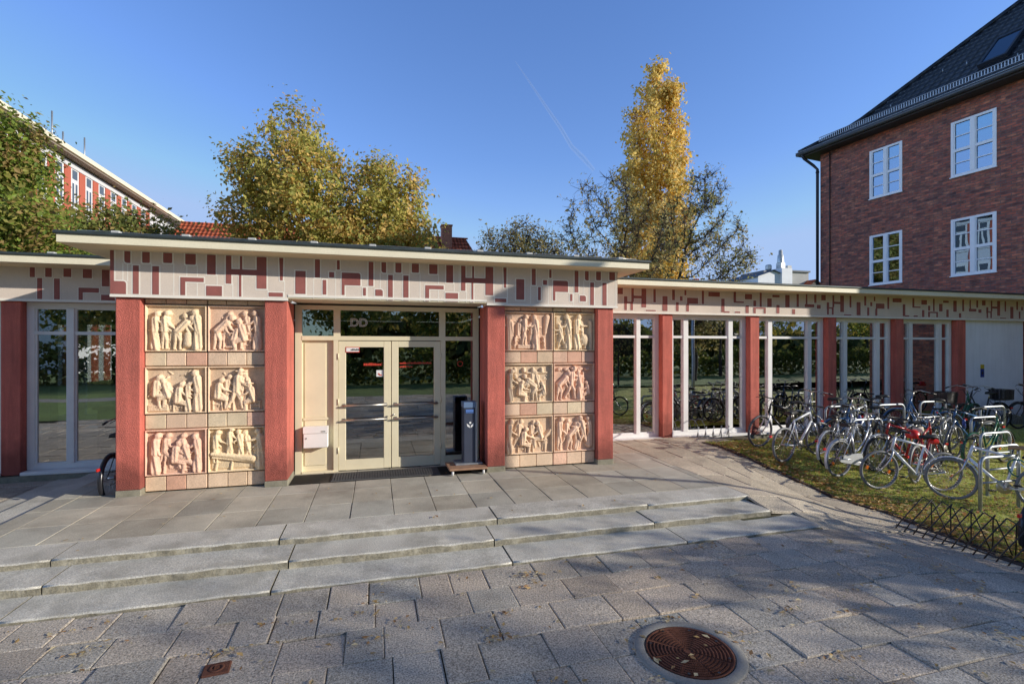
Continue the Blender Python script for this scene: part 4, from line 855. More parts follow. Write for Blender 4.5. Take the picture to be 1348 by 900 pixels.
def tree(name, label, base, trunk, ell, npts=900, step=.45, infl=4, kill=.9, seed=1, leaves=9000, lsize=.14, pal=((.1,.13,.03),), rtip=.012, expo=2.3, trop=(0,0,.12), jit=.18, twigs=0, lspread=.35, cat='tree', group=None, droop=0, clump=1, tl=.7, shell=0., rmax=9):
    A, par, rg = grow(base, trunk, ell, npts, step, infl, kill, seed, trop, jit, shell=shell)
    n = len(A); acc = np.zeros(n); kids = np.bincount(par[par >= 0], minlength=n)
    for i in range(n-1, 0, -1):
        if kids[i] == 0: acc[i] = rtip**expo
        acc[par[i]] += acc[i]
    rad = np.minimum(np.maximum(acc,rtip**expo)**(1/expo), rmax)
    T = thing(name, label, cat, tuple(base), 0, group)
    i = np.arange(1,n); p0, p1, r0, r1 = A[par[i]], A[i], np.minimum(rad[par[i]],rad[i]*1.6), rad[i]
    if twigs:
        tip = np.where(rad < rtip*2.2)[0]; q = rg.choice(tip, twigs); d = rg.normal(size=(twigs,3)); d[:,2] += .25; d /= np.linalg.norm(d,axis=1)[:,None]; ln = rg.uniform(.35,1,twigs)*tl
        m_ = A[q]+d*(ln*.5)[:,None]; e_ = m_+(d+rg.normal(0,.3,d.shape))*(ln*.5)[:,None]
        p0 = np.concatenate([p0,A[q],m_]); p1 = np.concatenate([p1,m_,e_]); r0 = np.concatenate([r0,np.full(twigs,rtip*.8),np.full(twigs,rtip*.6)]); r1 = np.concatenate([r1,np.full(twigs,rtip*.6),np.full(twigs,rtip*.35)])
    d = p1-p0; d /= np.linalg.norm(d,axis=1)[:,None]+1e-9; a = np.where(np.abs(d[:,2:3]) < .9, np.array([[0,0,1.]]), np.array([[1.,0,0]])); u = np.cross(d,a); u /= np.linalg.norm(u,axis=1)[:,None]; w = np.cross(d,u); k = 5
    an = np.arange(k)*2*math.pi/k; ring = u[:,None]*np.cos(an)[None,:,None]+w[:,None]*np.sin(an)[None,:,None]
    V = np.concatenate([p0[:,None]+ring*r0[:,None,None], p1[:,None]+ring*r1[:,None,None]],1).reshape(-1,3)-np.array(base); m_ = len(p0); o = np.arange(m_)[:,None]*2*k; j = np.arange(k); F = np.stack([o+j, o+(j+1)%k, o+k+(j+1)%k, o+k+j],2).reshape(-1,4)
    link('trunk', np_mesh('trunk', V, F, M['bark'], None, True), T)
    if leaves:
        src = np.concatenate([A[rad < rtip*3.2], e_]) if twigs else A[rad < rtip*3.2]
        q = rg.choice(len(src), leaves//clump); C = np.repeat(src[q]+rg.normal(0,lspread,(len(q),3)), clump, 0)+rg.normal(0,lspread*.35,(len(q)*clump,3)); C[:,2] -= droop*rg.random(len(C)); nl = len(C)
        ctr = np.array([[e_l[0],e_l[1],e_l[2]] for e_l in ell]); nr = C-ctr[np.linalg.norm(C[:,None]-ctr[None],axis=2).argmin(1)]; nr /= np.linalg.norm(nr,axis=1)[:,None]+1e-6; d3 = nr*.75+np.array([0,0,.35])+rg.normal(0,.55,(nl,3)); d3 /= np.linalg.norm(d3,axis=1)[:,None]; d1 = np.cross(d3, rg.normal(size=(nl,3))); d1 /= np.linalg.norm(d1,axis=1)[:,None]; d2 = np.cross(d3,d1); s = lsize*rg.choice([.5,.7,.9,1.1,1.35],(nl,1))*rg.uniform(.85,1.15,(nl,1))
        V = np.stack([C-d1*s*.5, C+d2*s*.34+d3*s*.10, C+d1*s*.6, C-d2*s*.34+d3*s*.10],1).reshape(-1,3)-np.array(base); F = np.arange(nl*4).reshape(-1,4)
        pl = np.array(pal); ci = rg.integers(0,len(pl),nl); ph = np.sin(C[:,0]*1.3+seed)*np.cos(C[:,2]*1.1)+np.sin(C[:,1]*.9); ci = np.where(rg.random(nl) < .5, ci, np.clip(((ph+1.6)/3.2*len(pl)).astype(int),0,len(pl)-1)); cc = pl[ci]*rg.uniform(.7,1.3,(nl,1))
        link('crown', np_mesh('crown', V, F, M['leaf'], cc), T)
    return T
GB = -.7
tree('leafy_tree','large green tree with browning leaves at the far left, overhanging the left wing',(-11.2,17.5,GB),(-11.0,17.5,2.6),[(-11.2,17.5,5.9,2.1,2.4,2.7),(-10.0,17.2,4.5,2.2,2.1,1.9),(-10.0,17.3,7.1,.9,1.1,.9),(-10.85,17.4,7.75,1.5,1.4,1.5,14),(-11.7,17.4,7.5,1.5,1.4,1.6,12),(-12.5,17,5,2.5,2.5,3),(-8.2,17.2,3.8,1.7,1.6,1.1),(-9.2,17,3.4,2.0,1.8,1.0)],1700,.36,3,.62,11,80000,.125,[(.24,.33,.05),(.32,.38,.065),(.17,.25,.05),(.37,.35,.09),(.36,.25,.09),(.21,.29,.05)],.011,2.4,lspread=.26,clump=2,twigs=500,tl=.5,jit=.22)
tree('young_tree','small olive-leaved tree in front of the white building, left of the pavilion roof',(-10.6,26,GB),(-10.6,26,3),[(-10.6,26,6.6,2.6,2,1.6),(-9.2,26,6.2,1.6,1.6,1.3),(-11.9,26,7.2,1.6,1.6,1.3)],700,.35,3,.7,13,10000,.17,[(.3,.29,.07),(.22,.26,.07),(.40,.30,.10)],.010,2.4,lspread=.3,twigs=300,tl=.5)
tree('autumn_tree','broad green and gold autumn tree with two domes behind the pavilion roof',(-2.2,24,GB),(-2.0,24,4.8),[(-3.3,24,8.7,2.7,2.6,2.7),(-3.7,24,11.6,1.15,1.2,1.9),(-5.2,24,9.5,1.5,1.6,1.3),(-1.0,24,7.2,4.0,2.6,2.3),(.6,24,8.8,2.0,1.9,2.1),(1.4,24,6.6,2.0,2,2.2),(-.2,24,10.2,1.0,1.2,1.3),(-5.9,24,7.2,.9,1.2,1.2)],1700,.38,3.2,.66,17,46000,.16,[(.44,.44,.10),(.56,.49,.12),(.68,.52,.14),(.35,.36,.09),(.70,.48,.15),(.48,.44,.11)],.011,2.35,lspread=.27,twigs=700,tl=.55,jit=.24,clump=2)
tree('poplar','tall slender poplar with golden yellow leaves',(24.4,40,GB),(24.4,40,6),[(24.4,40,9.5,3.6,2.8,6.5),(24.3,40,16,3.5,2.6,6.5),(24.7,40,21,2.3,2.0,5.6),(24.6,40,24.4,1.5,1.2,2.4),(24.6,40,27.0,.55,.6,1.3),(23.8,40,25.6,.4,.4,1.7),(25.4,40,25.2,.4,.4,1.9),(22.0,40,15,.6,.6,5),(27.2,40,16,.5,.5,4),(22.7,40,20,1.0,1,4.6),(26.6,40,12.5,1.2,1.2,4.0),(25.9,40,17.5,.9,.9,5),(24.2,40,27.0,.3,.3,.9)],1700,.55,4,.95,19,50000,.27,[(.86,.61,.15),(.90,.69,.22),(.76,.54,.13),(.56,.46,.13),(.92,.73,.30)],.016,2.3,trop=(0,0,1.1),jit=.13,lspread=.34,clump=2,twigs=300,tl=.8)
bare = [(.36,.33,.14),(.46,.37,.15),(.28,.28,.12),(.52,.40,.16)]
tree('thinning_tree','dark-limbed thinning tree left of the poplar',(15.0,29,GB),(15.3,29,5.0),[(12.6,29,7.9,3.0,2,2.6),(14.4,29,11.0,2.9,2,2.6),(16.9,29,8.3,2.6,2.2,3.2),(12.0,29,9.4,1.5,1.4,1.4),(17.2,29,10.6,1.6,1.6,1.5)],800,.42,3.6,.95,23,4600,.16,bare,.019,2.05,lspread=.22,twigs=2400,clump=3,shell=.45,tl=.8,jit=.13)
tree('leaning_tree','dark-limbed thinning tree leaning right of the poplar',(17.8,30,GB),(19.0,30,5.6),[(21.2,30,10.9,2.8,2,2.9),(23.6,30,9.4,2.6,2,3.0),(24.9,30,8.2,1.8,1.6,2.0),(22.9,30,6.0,2.9,2.0,1.3),(19.4,30,10,1.6,1.6,2.2),(22.3,30,13.2,2.2,1.6,1.5)],850,.42,3.6,.95,29,5200,.16,bare+[(.38,.38,.12)],.019,2.05,lspread=.22,twigs=2600,clump=3,shell=.45,tl=.8,jit=.13)
tree('thinning_tree','small hazy grey-brown tree between the red roof and the thinning trees',(10.4,36,GB),(10.4,36,5),[(9.4,36,8.6,2.6,2.2,2.6),(12.0,36,8.4,2.6,2.2,2.2),(10.8,36,9.8,2.2,2,1.8),(13.6,36,7.2,1.6,1.6,1.6)],1000,.45,3.6,.8,31,7500,.19,bare+[(.24,.25,.15)],.02,2.2,lspread=.26,clump=2,twigs=2400,tl=.9,jit=.3)
# trees behind and beside the viewpoint: they throw the branch shadows and stand in the window reflections
for i, (x, y, hz_, lv, sd) in enumerate([(15.4,-1.8,5.0,2500,41),(21.5,-9.6,9.6,2500,43),(26.5,-13.5,11.8,3500,47),(14.2,-7.0,4.2,500,44)]):
    tree('street_tree',['thin bare-limbed tree beyond the bicycle lawn','taller half-bare tree behind the viewpoint on the right','broad half-bare tree farthest behind on the right','low sparse tree behind the viewpoint'][i],(x,y,-.5),(x,y,hz_*.36),[(x-.6,y,hz_*.66,hz_*.3,hz_*.3,hz_*(.30 if i else .2)),(x+1,y-.5,hz_*.6,hz_*.26,hz_*.26,hz_*(.26 if i else .18))],520,.4,3.2,.75,sd,lv,.16,bare,.017,2.1,lspread=.3,twigs=900,tl=.7,jit=.32)
for i, (x, y, hz_) in enumerate([(-9,-19,9),(-2,-22,10),(5,-21,9),(11,-26,11),(-16,-15,8),(19,-32,12),(28,-36,13),(38,-36,12),(50,-34,13),(-25,-12,9),(62,-30,13)]):
    tree('park_tree','leafy park tree standing behind the viewpoint',(x,y,-.5),(x,y,2.2),[(x,y,hz_*.6,hz_*.36,hz_*.36,hz_*.38)],350,.6,4,1.2,60+i,3600,.34,[(.22,.28,.06),(.4,.38,.09),(.6,.46,.09),(.18,.24,.06)],.02,2.3,lspread=.45,group='park trees behind the viewpoint')
b = MB(); b.poly([(-80,-90,-.30),(80,-90,-.30),(80,-6.02,-.26),(-80,-6.02,-.26)]); struct(b.build('park_lawn', M['field']))
b = MB(); b.poly([(-60,15.2,-.2),(16,15.2,-.2),(16,70,-.2),(-60,70,-.2)]); struct(b.build('rear_garden', M['field']))
b = MB(); b.poly([(-80,-12.5,-.285),(80,-12.5,-.285),(80,-10.8,-.285),(-80,-10.8,-.285)]); struct(b.build('park_path', M['concrete']))
lp = thing('lamp_post', 'slim grey lamp post standing beyond the bicycle lawn', 'lamp post', (13.2,1.78,-.45))
b = MB(); b.tube([(0,0,0),(0,0,1.2),(0,0,7.2)],[.075,.07,.05],12); b.lathe([(.12,0),(.11,.5),(.075,.6)],12); b.build('post', M['galv'], lp)
b = MB(); b.lathe([(.05,7.2),(.2,7.25),(.22,7.5),(.3,7.55),(.05,7.7)],16); b.build('lantern', M['clip'], lp)
b = MB(); b.poly([(-60,-30,-.155),(-4.9,-30,-.155),(-4.9,2.4,-.155),(-60,2.4,-.155)]); struct(b.build('front_lawn', M['field']))
b = MB(); b.poly([(-60,-5.2,-.150),(-4.9,-5.2,-.150),(-4.9,-3.6,-.150),(-60,-3.6,-.150)]); struct(b.build('front_path', M['concrete']))
hb = thing('park_building', 'pale rendered building standing beyond the park behind the viewpoint', 'building', (-38,-34,-.3))
b = MB(); b.box(-14,14,-5,5,-.4,7); b.build('wall', M['bgwhite'], hb)
b = MB(); b.poly([(-14.6,5.6,6.9),(14.6,5.6,6.9),(14.6,0,10),(-14.6,0,10)]); b.poly([(-14.6,-5.6,6.9),(-14.6,0,10),(14.6,0,10),(14.6,-5.6,6.9)]); b.build('roof', M['redtile'], hb)
for i in range(7):
    for z in (1,4): b = MB(); b.box(-12+3.6*i,-10.6+3.6*i,5.0,5.04,z,z+1.7); b.build('window', M['glassb'], hb)
def leafmass(name, label, n, boxf, size, pal, cat, kind=None, seed=5):
    rg = np.random.default_rng(seed); C = boxf(rg, n); d1 = rg.normal(size=(n,3)); d1 /= np.linalg.norm(d1,axis=1)[:,None]; d2 = np.cross(d1, rg.normal(size=(n,3))); d2 /= np.linalg.norm(d2,axis=1)[:,None]; s = size*rg.uniform(.6,1.3,(n,1))
    V = np.stack([C-d1*s*.5, C+d2*s*.35, C+d1*s*.5, C-d2*s*.35],1).reshape(-1,3); pl = np.array(pal); cc = pl[rg.integers(0,len(pl),n)]*rg.uniform(.7,1.3,(n,1))
    return tag(link(name, np_mesh(name, V, np.arange(n*4).reshape(-1,4), M['leaf'], cc)), label, cat, kind=kind)
def hedgef(rg, n):
    x = rg.uniform(-34,48,n); return np.c_[x, -14.6+rg.normal(0,.45,n), -.3+rg.random(n)**.7*(2.1+.35*np.sin(x*.9)+.3*np.sin(x*2.3))]
leafmass('hedge','long dark green hedge along the park path behind the viewpoint',16000,hedgef,.34,[(.10,.14,.03),(.14,.17,.04),(.2,.2,.05)],'hedge')
def woodf(rg, n):
    x = rg.uniform(-110,150,n); h = 5.5+1.5*np.sin(x*.13)+1.6*np.sin(x*.31+1)+rg.normal(0,.7,n); return np.c_[x, -62+rg.normal(0,3,n), -.5+rg.random(n)**.6*h]
leafmass('far_wood','far belt of autumn trees behind the viewpoint',15000,woodf,1.9,[(.12,.14,.04),(.2,.19,.05),(.3,.24,.06),(.1,.12,.03)],'wood','stuff')
# ------------------------------------------------------------------ manhole and valve cover
mh = thing('manhole_cover', 'round rusty cast-iron manhole cover in a pale concrete ring', 'manhole cover', (2.2,3.15,-.165))
b = MB(); b.lathe([(.318,-.05),(.318,.006),(.325,.012),(.385,.012),(.392,.004),(.392,-.06)],64); b.build('ring', M['concrete'], mh)
b = MB(); b.lathe([(.001,.002),(.308,.002),(.308,.010),(.296,.010),(.294,.003)],64)
for s in range(8):
    a0 = R(22.5+45*s)
    if s % 4 in (3,):          # two opposite sectors carry closed arcs, the rest broken ribs
        pass
    for k in range(1,11):
        r = .026*k+.012; a1 = a0-R(20.5); a2 = a0+R(20.5); n = max(3,int(r*60))
        wide = s in (0,3,4,7)
        segs = [(a1,a2)] if wide else [(a1+(a2-a1)*i/n, a1+(a2-a1)*(i+.62)/n) for i in range(n)]
        for p, q in segs:
            m = max(1,int((q-p)*r/.02)); k0 = len(b.v)
            for i in range(m+1):
                t = p+(q-p)*i/m; c_, s_ = math.cos(t), math.sin(t)
                b.v += [((r-.0062)*c_,(r-.0062)*s_,.001),((r-.0045)*c_,(r-.0045)*s_,.009),((r+.0045)*c_,(r+.0045)*s_,.009),((r+.0062)*c_,(r+.0062)*s_,.001)]
            for i in range(m):
                u = k0+4*i
                for j in range(3): b.face((u+j,u+4+j,u+5+j,u+1+j))
b.build('cover', M['rust'], mh)
b = MB()
for a in range(8): b.disc((.272*math.cos(R(a*45+10)),.272*math.sin(R(a*45+10)),.0102),.011,10)
b.build('vent_hole', M['blackp'], mh)
vc = thing('valve_cover', 'small square rusty valve cover set in the paving', 'valve cover', (-1.06,3.84,-.163), .1)
b = MB(); b.box(-.085,.085,-.07,.07,-.03,.006,bev=.008); b.lathe([(.05,.006),(.05,.010),(.03,.010),(.03,.006)],16); b.box(-.012,.012,-.012,.012,.006,.016); b.build('lid', M['rust'], vc)

# ------------------------------------------------------------------ bicycle stands
def hoopth(x, y, rz, label, w=.78, h=.8, bar=True, grp='galvanised bicycle hoops'):
    z = (g(x,y)+g(x+w,y))/2; t = thing('bicycle_hoop', label, 'bicycle stand', (x,y,z), rz, grp); r = .11
    p = [(0,0,-.1),(0,0,h-r)]+[(r-r*math.cos(R(a)),0,h-r+r*math.sin(R(a))) for a in (18,36,54,72,90)]+[(w-r+r*math.sin(R(a)),0,h-r+r*math.cos(R(a))) for a in (0,18,36,54,72,90)]+[(w,0,-.1)]
    b = MB(); b.tube(p,.025,10); b.build('hoop', M['galv'], t)
    if bar: b = MB(); b.tube([(.0,0,.42),(w,0,.42)],.017,8); b.build('crossbar', M['galv'], t)
    for q in (0,w): b = MB(); b.lathe([(.025,.0),(.05,.0),(.05,.008),(.026,.012)],12,0,'Z',(q,0,.0)); b.build('foot_plate', M['galv'], t)
    return t
HP = [(8.70,5.31,-.03,'galvanised bicycle hoop nearest the viewer, at the right edge of the bicycle lawn',1),(9.75,5.85,.03,'galvanised bicycle hoop in front of the dark green bush of bikes, second from the viewer',1),
 (10.85,6.62,0,'galvanised hoop standing clear on the sunlit lawn at the right',1),(8.95,7.6,.02,'galvanised hoop among the front row of silver bicycles',0),(10.5,7.55,0,'galvanised hoop behind the silver bicycle with red saddle bag',1),(11.85,7.4,.02,'galvanised hoop behind the hoop on the sunlit lawn',1),
 (9.2,8.42,0,'galvanised hoop in front of the third red pillar',0),(10.6,8.4,0,'galvanised hoop in front of the fourth red pillar',0),(12.0,8.5,0,'galvanised hoop at the shadow edge near the fifth red pillar',1),(13.1,8.0,0,'galvanised hoop in the building shadow, rightmost of the back row',1)]
for x, y, a, lb, br in HP: hoopth(x,y,a,lb,bar=bool(br))
ls = thing('lattice_bicycle_rack', 'low dark lattice bicycle rack along the edge of the lawn', 'bicycle rack', (6.62,5.0,0))
b = MB(); n = 22
def rp(i, dx, h): y = 5.0-.105*i; x = 6.62+.0095*i+dx; return (x-6.62, y-5.0, g(x,y)+h)
rods = []
for i in range(n):
    b2 = MB(); r_ = [rp(i,0,.0),rp(i+.5,.02,.12),rp(i+2.1,.16,.50)]; b2.tube(r_,.0075,6); r_ = [rp(i+2.1,.16,.50),rp(i+3.0,.20,.44),rp(i+3.4,.40,.02)] if i % 2 == 0 else [rp(i+2.1,.16,.50),rp(i+1.6,.22,.44),rp(i+.6,.40,.02)]
    b2.tube(r_,.0075,6); b2.build('rod', M['iron'], ls)
b.tube([rp(i,.02,.06) for i in range(n+3)],.010,6); b.tube([rp(i,.39,.03) for i in range(n+4)],.010,6); b.build('rail', M['iron'], ls)
lr = thing('low_wheel_rack', 'low grey wheel rack of bent loops by the wing window sill', 'bicycle rack', (6.85,9.68,0))
b = MB(); b.tube([(0,-.12,.015),(.95,-.12,.015)],.012,6); b.tube([(0,.12,.015),(.95,.12,.015)],.012,6); b.build('rail', M['galv'], lr)
for i in range(5):
    x = .06+.2*i; b = MB(); b.tube([(x,-.12,.015),(x+.01,-.10,.2),(x+.06,-.04,.26),(x+.12,.02,.24),(x+.14,.08,.14),(x+.14,.12,.015)],.011,6); b.build('loop', M['galv'], lr)

# ------------------------------------------------------------------ bicycles
PAINT = {}
def paintm(name, col, rough=.28, metal=.0):
    if name not in PAINT: PAINT[name] = mat('paint_'+name, col, rough, .06, 8, metal=metal)
    return PAINT[name]
M['rim'] = mat('alloy_rim',(.55,.55,.56),.3,.1,20,metal=.85); M['tyre'] = M['black']; M['saddle'] = mat('saddle_black',(.02,.02,.02),.5); M['tan'] = mat('saddle_tan',(.33,.2,.09),.6); M['pale'] = mat('saddle_pale',(.6,.52,.4),.6)
CACHE = {}
def cm(key, fn, mats):
    if key not in CACHE: CACHE[key] = fn().mesh(key.split(':')[0], mats)
    return CACHE[key]
RW_ = .335
def wheel_mb():
    b = MB(); c = 40; r = RW_-.032
    b.lathe([(r-.012,-.011),(r+.012,-.012),(r+.014,0),(r+.012,.012),(r-.012,.011),(r-.016,0),(r-.012,-.011)],c,0,'Y'); b.lathe([(.001,-.05),(.018,-.05),(.022,-.02),(.016,0),(.022,.02),(.018,.05),(.001,.05)],12,0,'Y')
    for i in range(28):
        a = 2*math.pi*i/28; s = .02 if i % 2 else -.02; a2 = a+(.5 if i % 4 < 2 else -.5)
        b.tube([(.02*math.cos(a2),s,.02*math.sin(a2)),((r-.012)*math.cos(a),0,(r-.012)*math.sin(a))],1.0e-3,3,cap=False)
    return b
def tyre_mb(w=.024):
    b = MB(); r = RW_-w; b.lathe([(r-w*.6*math.cos(t)*0+w*math.cos(t), w*math.sin(t)) for t in [math.pi*2*i/10 for i in range(11)]],44,0,'Y'); return b
def sf(p, q, t): return tuple(a+(c-a)*t for a, c in zip(p, q))
def bike(rear, ang, label, style='mtb', paint='silver', saddle='saddle', steer=0., lean=.0, extras=(), grp='bicycles parked on the lawn', tyre='tyre', zoff=0):
    pm = {'silver':paintm('silver',(.62,.64,.66),.28,.35),'white':paintm('white',(.74,.76,.78)),'black':paintm('black',(.02,.02,.024)),'blue':paintm('blue',(.04,.12,.28)),'red':paintm('red',(.42,.03,.03)),'green':paintm('green',(.03,.14,.08)),'grey':paintm('grey',(.18,.19,.21))}[paint]
    x, y = rear; z = g(x,y); zf = g(x+1.05*math.cos(ang), y+1.05*math.sin(ang)); t = thing('bicycle', label, 'bicycle', (x,y,z+zoff), 0, grp); t.rotation_mode = 'XYZ'
    t.matrix_world = Matrix.Translation((x,y,z+zoff)) @ Matrix.Rotation(ang,4,'Z') @ Matrix.Rotation(-math.atan2(zf-z,1.05),4,'Y') @ Matrix.Rotation(lean,4,'X')
    RA = (0,0,RW_); FA = (1.06,0,RW_); BBk = (.44,0,.285); ST = (.31,0,.78); HT = (.80,0,.90 if style != 'city' else .93); HB = (.855,0,.70 if style == 'mtb' else .72)
    def frame():
        b = MB(); d = .019 if style == 'mtb' else .016
        b.tube([BBk, ST],d*.95,10); b.tube([HT, HB],d*1.15,10)
        if style == 'city': b.tube([HB,(.70,0,.50),(.58,0,.36),BBk],d*1.15,10); b.tube([sf(HT,HB,.35),(.66,0,.58),(.50,0,.44),sf(BBk,ST,.25)],d*.9,10)
        else: b.tube([HB, BBk],d*1.2,10); b.tube([sf(HT,HB,.12), sf(ST,BBk,.04)],d,10)
        for s in (-1,1): b.tube([(.42,s*.03,.285),(.2,s*.055,.31),(0,s*.06,RW_)],.010,7); b.tube([(.315,s*.02,.74),(.22,s*.045,.62),(0,s*.06,RW_)],.008,7)
        b.lathe([(.024,-.036),(.024,.036)],12,0,'Y',BBk); return b
    def fork():
        b = MB(); b.tube([HT,(.78,0,.985)],.013,8)
        b.tube([(.862,-.055,.675),(.862,.055,.675)],.013,8); b.tube([HT,(.862,0,.675)],.013,8)
        for s in (-1,1): b.tube([(.862,s*.02,.68),(.872,s*.055,.655),(.92,s*.058,.52) if style == 'mtb' else (.91,s*.055,.53),(1.06,s*.055,RW_)],[.014,.016,.015,.009] if style == 'mtb' else [.013,.012,.011,.008],8)
        return b
    def bars():
        b = MB(); s_ = (.755,0,1.0) if style != 'city' else (.76,0,1.07); b.tube([(.785,0,.96),(.775,0,1.0),s_ if style == 'city' else (.85,0,1.01)],.013,8)
        if style == 'city': b.tube([(.52,.29,1.06),(.62,.29,1.08),(.76,.2,1.12),(.79,0,1.08),(.76,-.2,1.12),(.62,-.29,1.08),(.52,-.29,1.06)],.011,8)
        elif style == 'road': b.tube([(.72,.20,.86),(.84,.21,.87),(.92,.21,.95),(.86,.20,1.02),(.84,0,1.01),(.86,-.20,1.02),(.92,-.21,.95),(.84,-.21,.87),(.72,-.20,.86)],.011,8)
        else: b.tube([(.80,.30,1.03),(.84,.12,1.02),(.85,0,1.01),(.84,-.12,1.02),(.80,-.30,1.03)],.012,8)
        return b
    def grips(s0):
        b = MB()
        for s in (s0,):
            if style == 'city': b.tube([(.50,s*.29,1.056),(.62,s*.29,1.08)],.017,8)
            elif style == 'mtb': b.tube([(.798,s*.31,1.031),(.822,s*.19,1.024)],.017,8)
            if style != 'road': b.tube([(.70 if style == 'city' else .83,s*.2,1.09 if style == 'city' else 1.02),(.78 if style == 'city' else .91,s*.24,1.08 if style == 'city' else 1.0),(.72 if style == 'city' else .9,s*.30,1.04 if style == 'city' else .985)],.006,5)
        return b
    def seat():
        b = MB(); zs = .93; prof = [(-.14,.075,.0),(-.10,.085,.012),(-.03,.07,.008),(.05,.035,.0),(.13,.02,-.002)]; k0 = len(b.v)
        for px, w, dz in prof: b.v += [(.27+px,-w,zs+dz-.035),(.27+px,-w*.85,zs+dz+.005),(.27+px,0,zs+dz+.022),(.27+px,w*.85,zs+dz+.005),(.27+px,w,zs+dz-.035)]
        for i in range(4):
            for j in range(4): u = k0+5*i+j; b.face((u,u+5,u+6,u+1),0,None,True)
            u = k0+5*i; b.face((u+4,u+9,u+5,u))
        b.face([k0+j for j in range(5)]); b.face([k0+20+j for j in (4,3,2,1,0)]); return b
    def post(): b = MB(); b.tube([ST,(.285,0,.90)],.0135,8); b.tube([(.2,-.02,.895),(.36,-.015,.9)],.004,5); b.tube([(.2,.02,.895),(.36,.015,.9)],.004,5); return b
    def crank():
        b = MB(); b.lathe([(.02,-.05),(.09,-.05),(.095,-.047),(.09,-.044),(.02,-.044)],26,0,'Y',BBk); b.tube([(.44,-.06,.285),(.44+.15*math.cos(.6),-.07,.285-.15*math.sin(.6))],.010,6); b.tube([(.44,.06,.285),(.44-.15*math.cos(.6),.07,.285+.15*math.sin(.6))],.010,6)
        b.tube([(.44,-.047,.375),(.0,-.047,RW_+.04)],.004,4); b.tube([(.44,-.047,.195),(.05,-.047,RW_-.09),(0,-.047,RW_-.04)],.004,4); b.lathe([(.01,-.045),(.045,-.045),(.045,-.04)],16,0,'Y',RA); return b
    def pedal(s):
        b = MB(); cx_ = .44+(.15*math.cos(.6) if s < 0 else -.15*math.cos(.6)); cz_ = .285-(.15*math.sin(.6) if s < 0 else -.15*math.sin(.6)); b.box(cx_-.045,cx_+.045,s*.12-.035,s*.12+.035,cz_-.011,cz_+.011,bev=.004); return b
    kf = style+':'+paint
    link('frame', cm('frame:'+kf, frame, pm), t); link('crankset', cm('crankset:'+style, crank, M['steel']), t)
    for s in (-1,1): link('pedal', cm('pedal:%d' % s, lambda: pedal(s), M['blackp']), t)
    sd = link('saddle', cm('saddle:'+saddle, seat, M[saddle]), t); link('seat_post', cm('seat_post:', post, M['steel']), sd)
    w = link('wheel', cm('wheel:', wheel_mb, M['rim']), t); w.location = RA; link('tyre', cm('tyre:'+tyre, tyre_mb, M[tyre]), w)
    pv = D.objects.new('front_assembly', None)     # steering is baked into matrices below
    S = Matrix.Translation((.83,0,.8)) @ Matrix.Rotation(steer,4,Vector((-.27,0,.96))) @ Matrix.Translation((-.83,0,-.8)); D.objects.remove(pv)
    f = link('fork', cm('fork:'+kf, fork, pm if style != 'mtb' else M['rim']), t); f.matrix_local = S
    w2 = link('wheel', cm('wheel:', wheel_mb, M['rim']), t); w2.matrix_local = S @ Matrix.Translation(FA) @ Matrix.Rotation(.3,4,'Y'); link('tyre', cm('tyre:'+tyre, tyre_mb, M[tyre]), w2)
    h = link('handlebar', cm('handlebar:'+style, bars, M['steel'] if style != 'mtb' else M['blackp']), t); h.matrix_local = S; [link('grip', cm('grip:%s%d' % (style, s), lambda: grips(s), M['blackp']), h) for s in (-1,1)] if style != 'road' else None
    def guard(o, a0, a1):
        b = MB(); k0 = len(b.v); n = 14; r = RW_+.022
        for i in range(n+1):
            a = R(a0+(a1-a0)*i/n)
            for dy, dr in ((-.028,-.012),(-.018,.002),(.018,.002),(.028,-.012)): b.v.append((o[0]+(r+dr)*math.cos(a),dy,o[2]+(r+dr)*math.sin(a)))
        for i in range(n):
            for j in range(3): u = k0+4*i+j; b.face((u,u+4,u+5,u+1),0,None,True)
        for s in (-1,1): b.tube([(o[0],s*.05,o[2]),(o[0]+r*math.cos(R(a0+(a1-a0)*.2)),s*.02,o[2]+r*math.sin(R(a0+(a1-a0)*.2)))],.0025,4)
        return b
    def cables():
        b = MB(); s_ = .2
        b.tube([(.86,s_,1.0),(.97,.12,1.02),(.98,.03,.92),(.90,.02,.72)],.0045,5); b.tube([(.86,-s_,1.0),(.98,-.1,1.0),(.95,-.02,.86),(.80,-.018,.84)],.0045,5); b.tube([(.84,-.16,1.0),(.93,-.08,.95),(.86,-.025,.80),(.6,-.02,.5)],.004,5); return b
    q = link('cable', cm('cable:', cables, M['blackp']), h)
    if 'lock' in extras:
        b = MB(); b.tube([(.30+.10*math.cos(a_*.5),.05*math.sin(a_*.9),.62-.13*math.sin(a_*.5)) for a_ in range(14)],.011,6); b.build('cable_lock', mat('lock_teal',(.01,.16,.13),.4), t)
    if 'bottle' in extras:
        b = MB(); b.lathe([(.001,0),(.034,.005),(.034,.15),(.02,.17),(.018,.19),(.001,.195)],12,0,'Z',(.60,0,.50)); b.build('water_bottle', mat('bottle',(.06,.1,.35),.4), t)
    if 'guards' in extras:
        link('mudguard', cm('mudguard:r'+paint, lambda: guard(RA,205,55), pm), t); q = link('mudguard', cm('mudguard:f'+paint, lambda: guard((1.06,0,RW_),160,15), pm), t); q.matrix_local = S
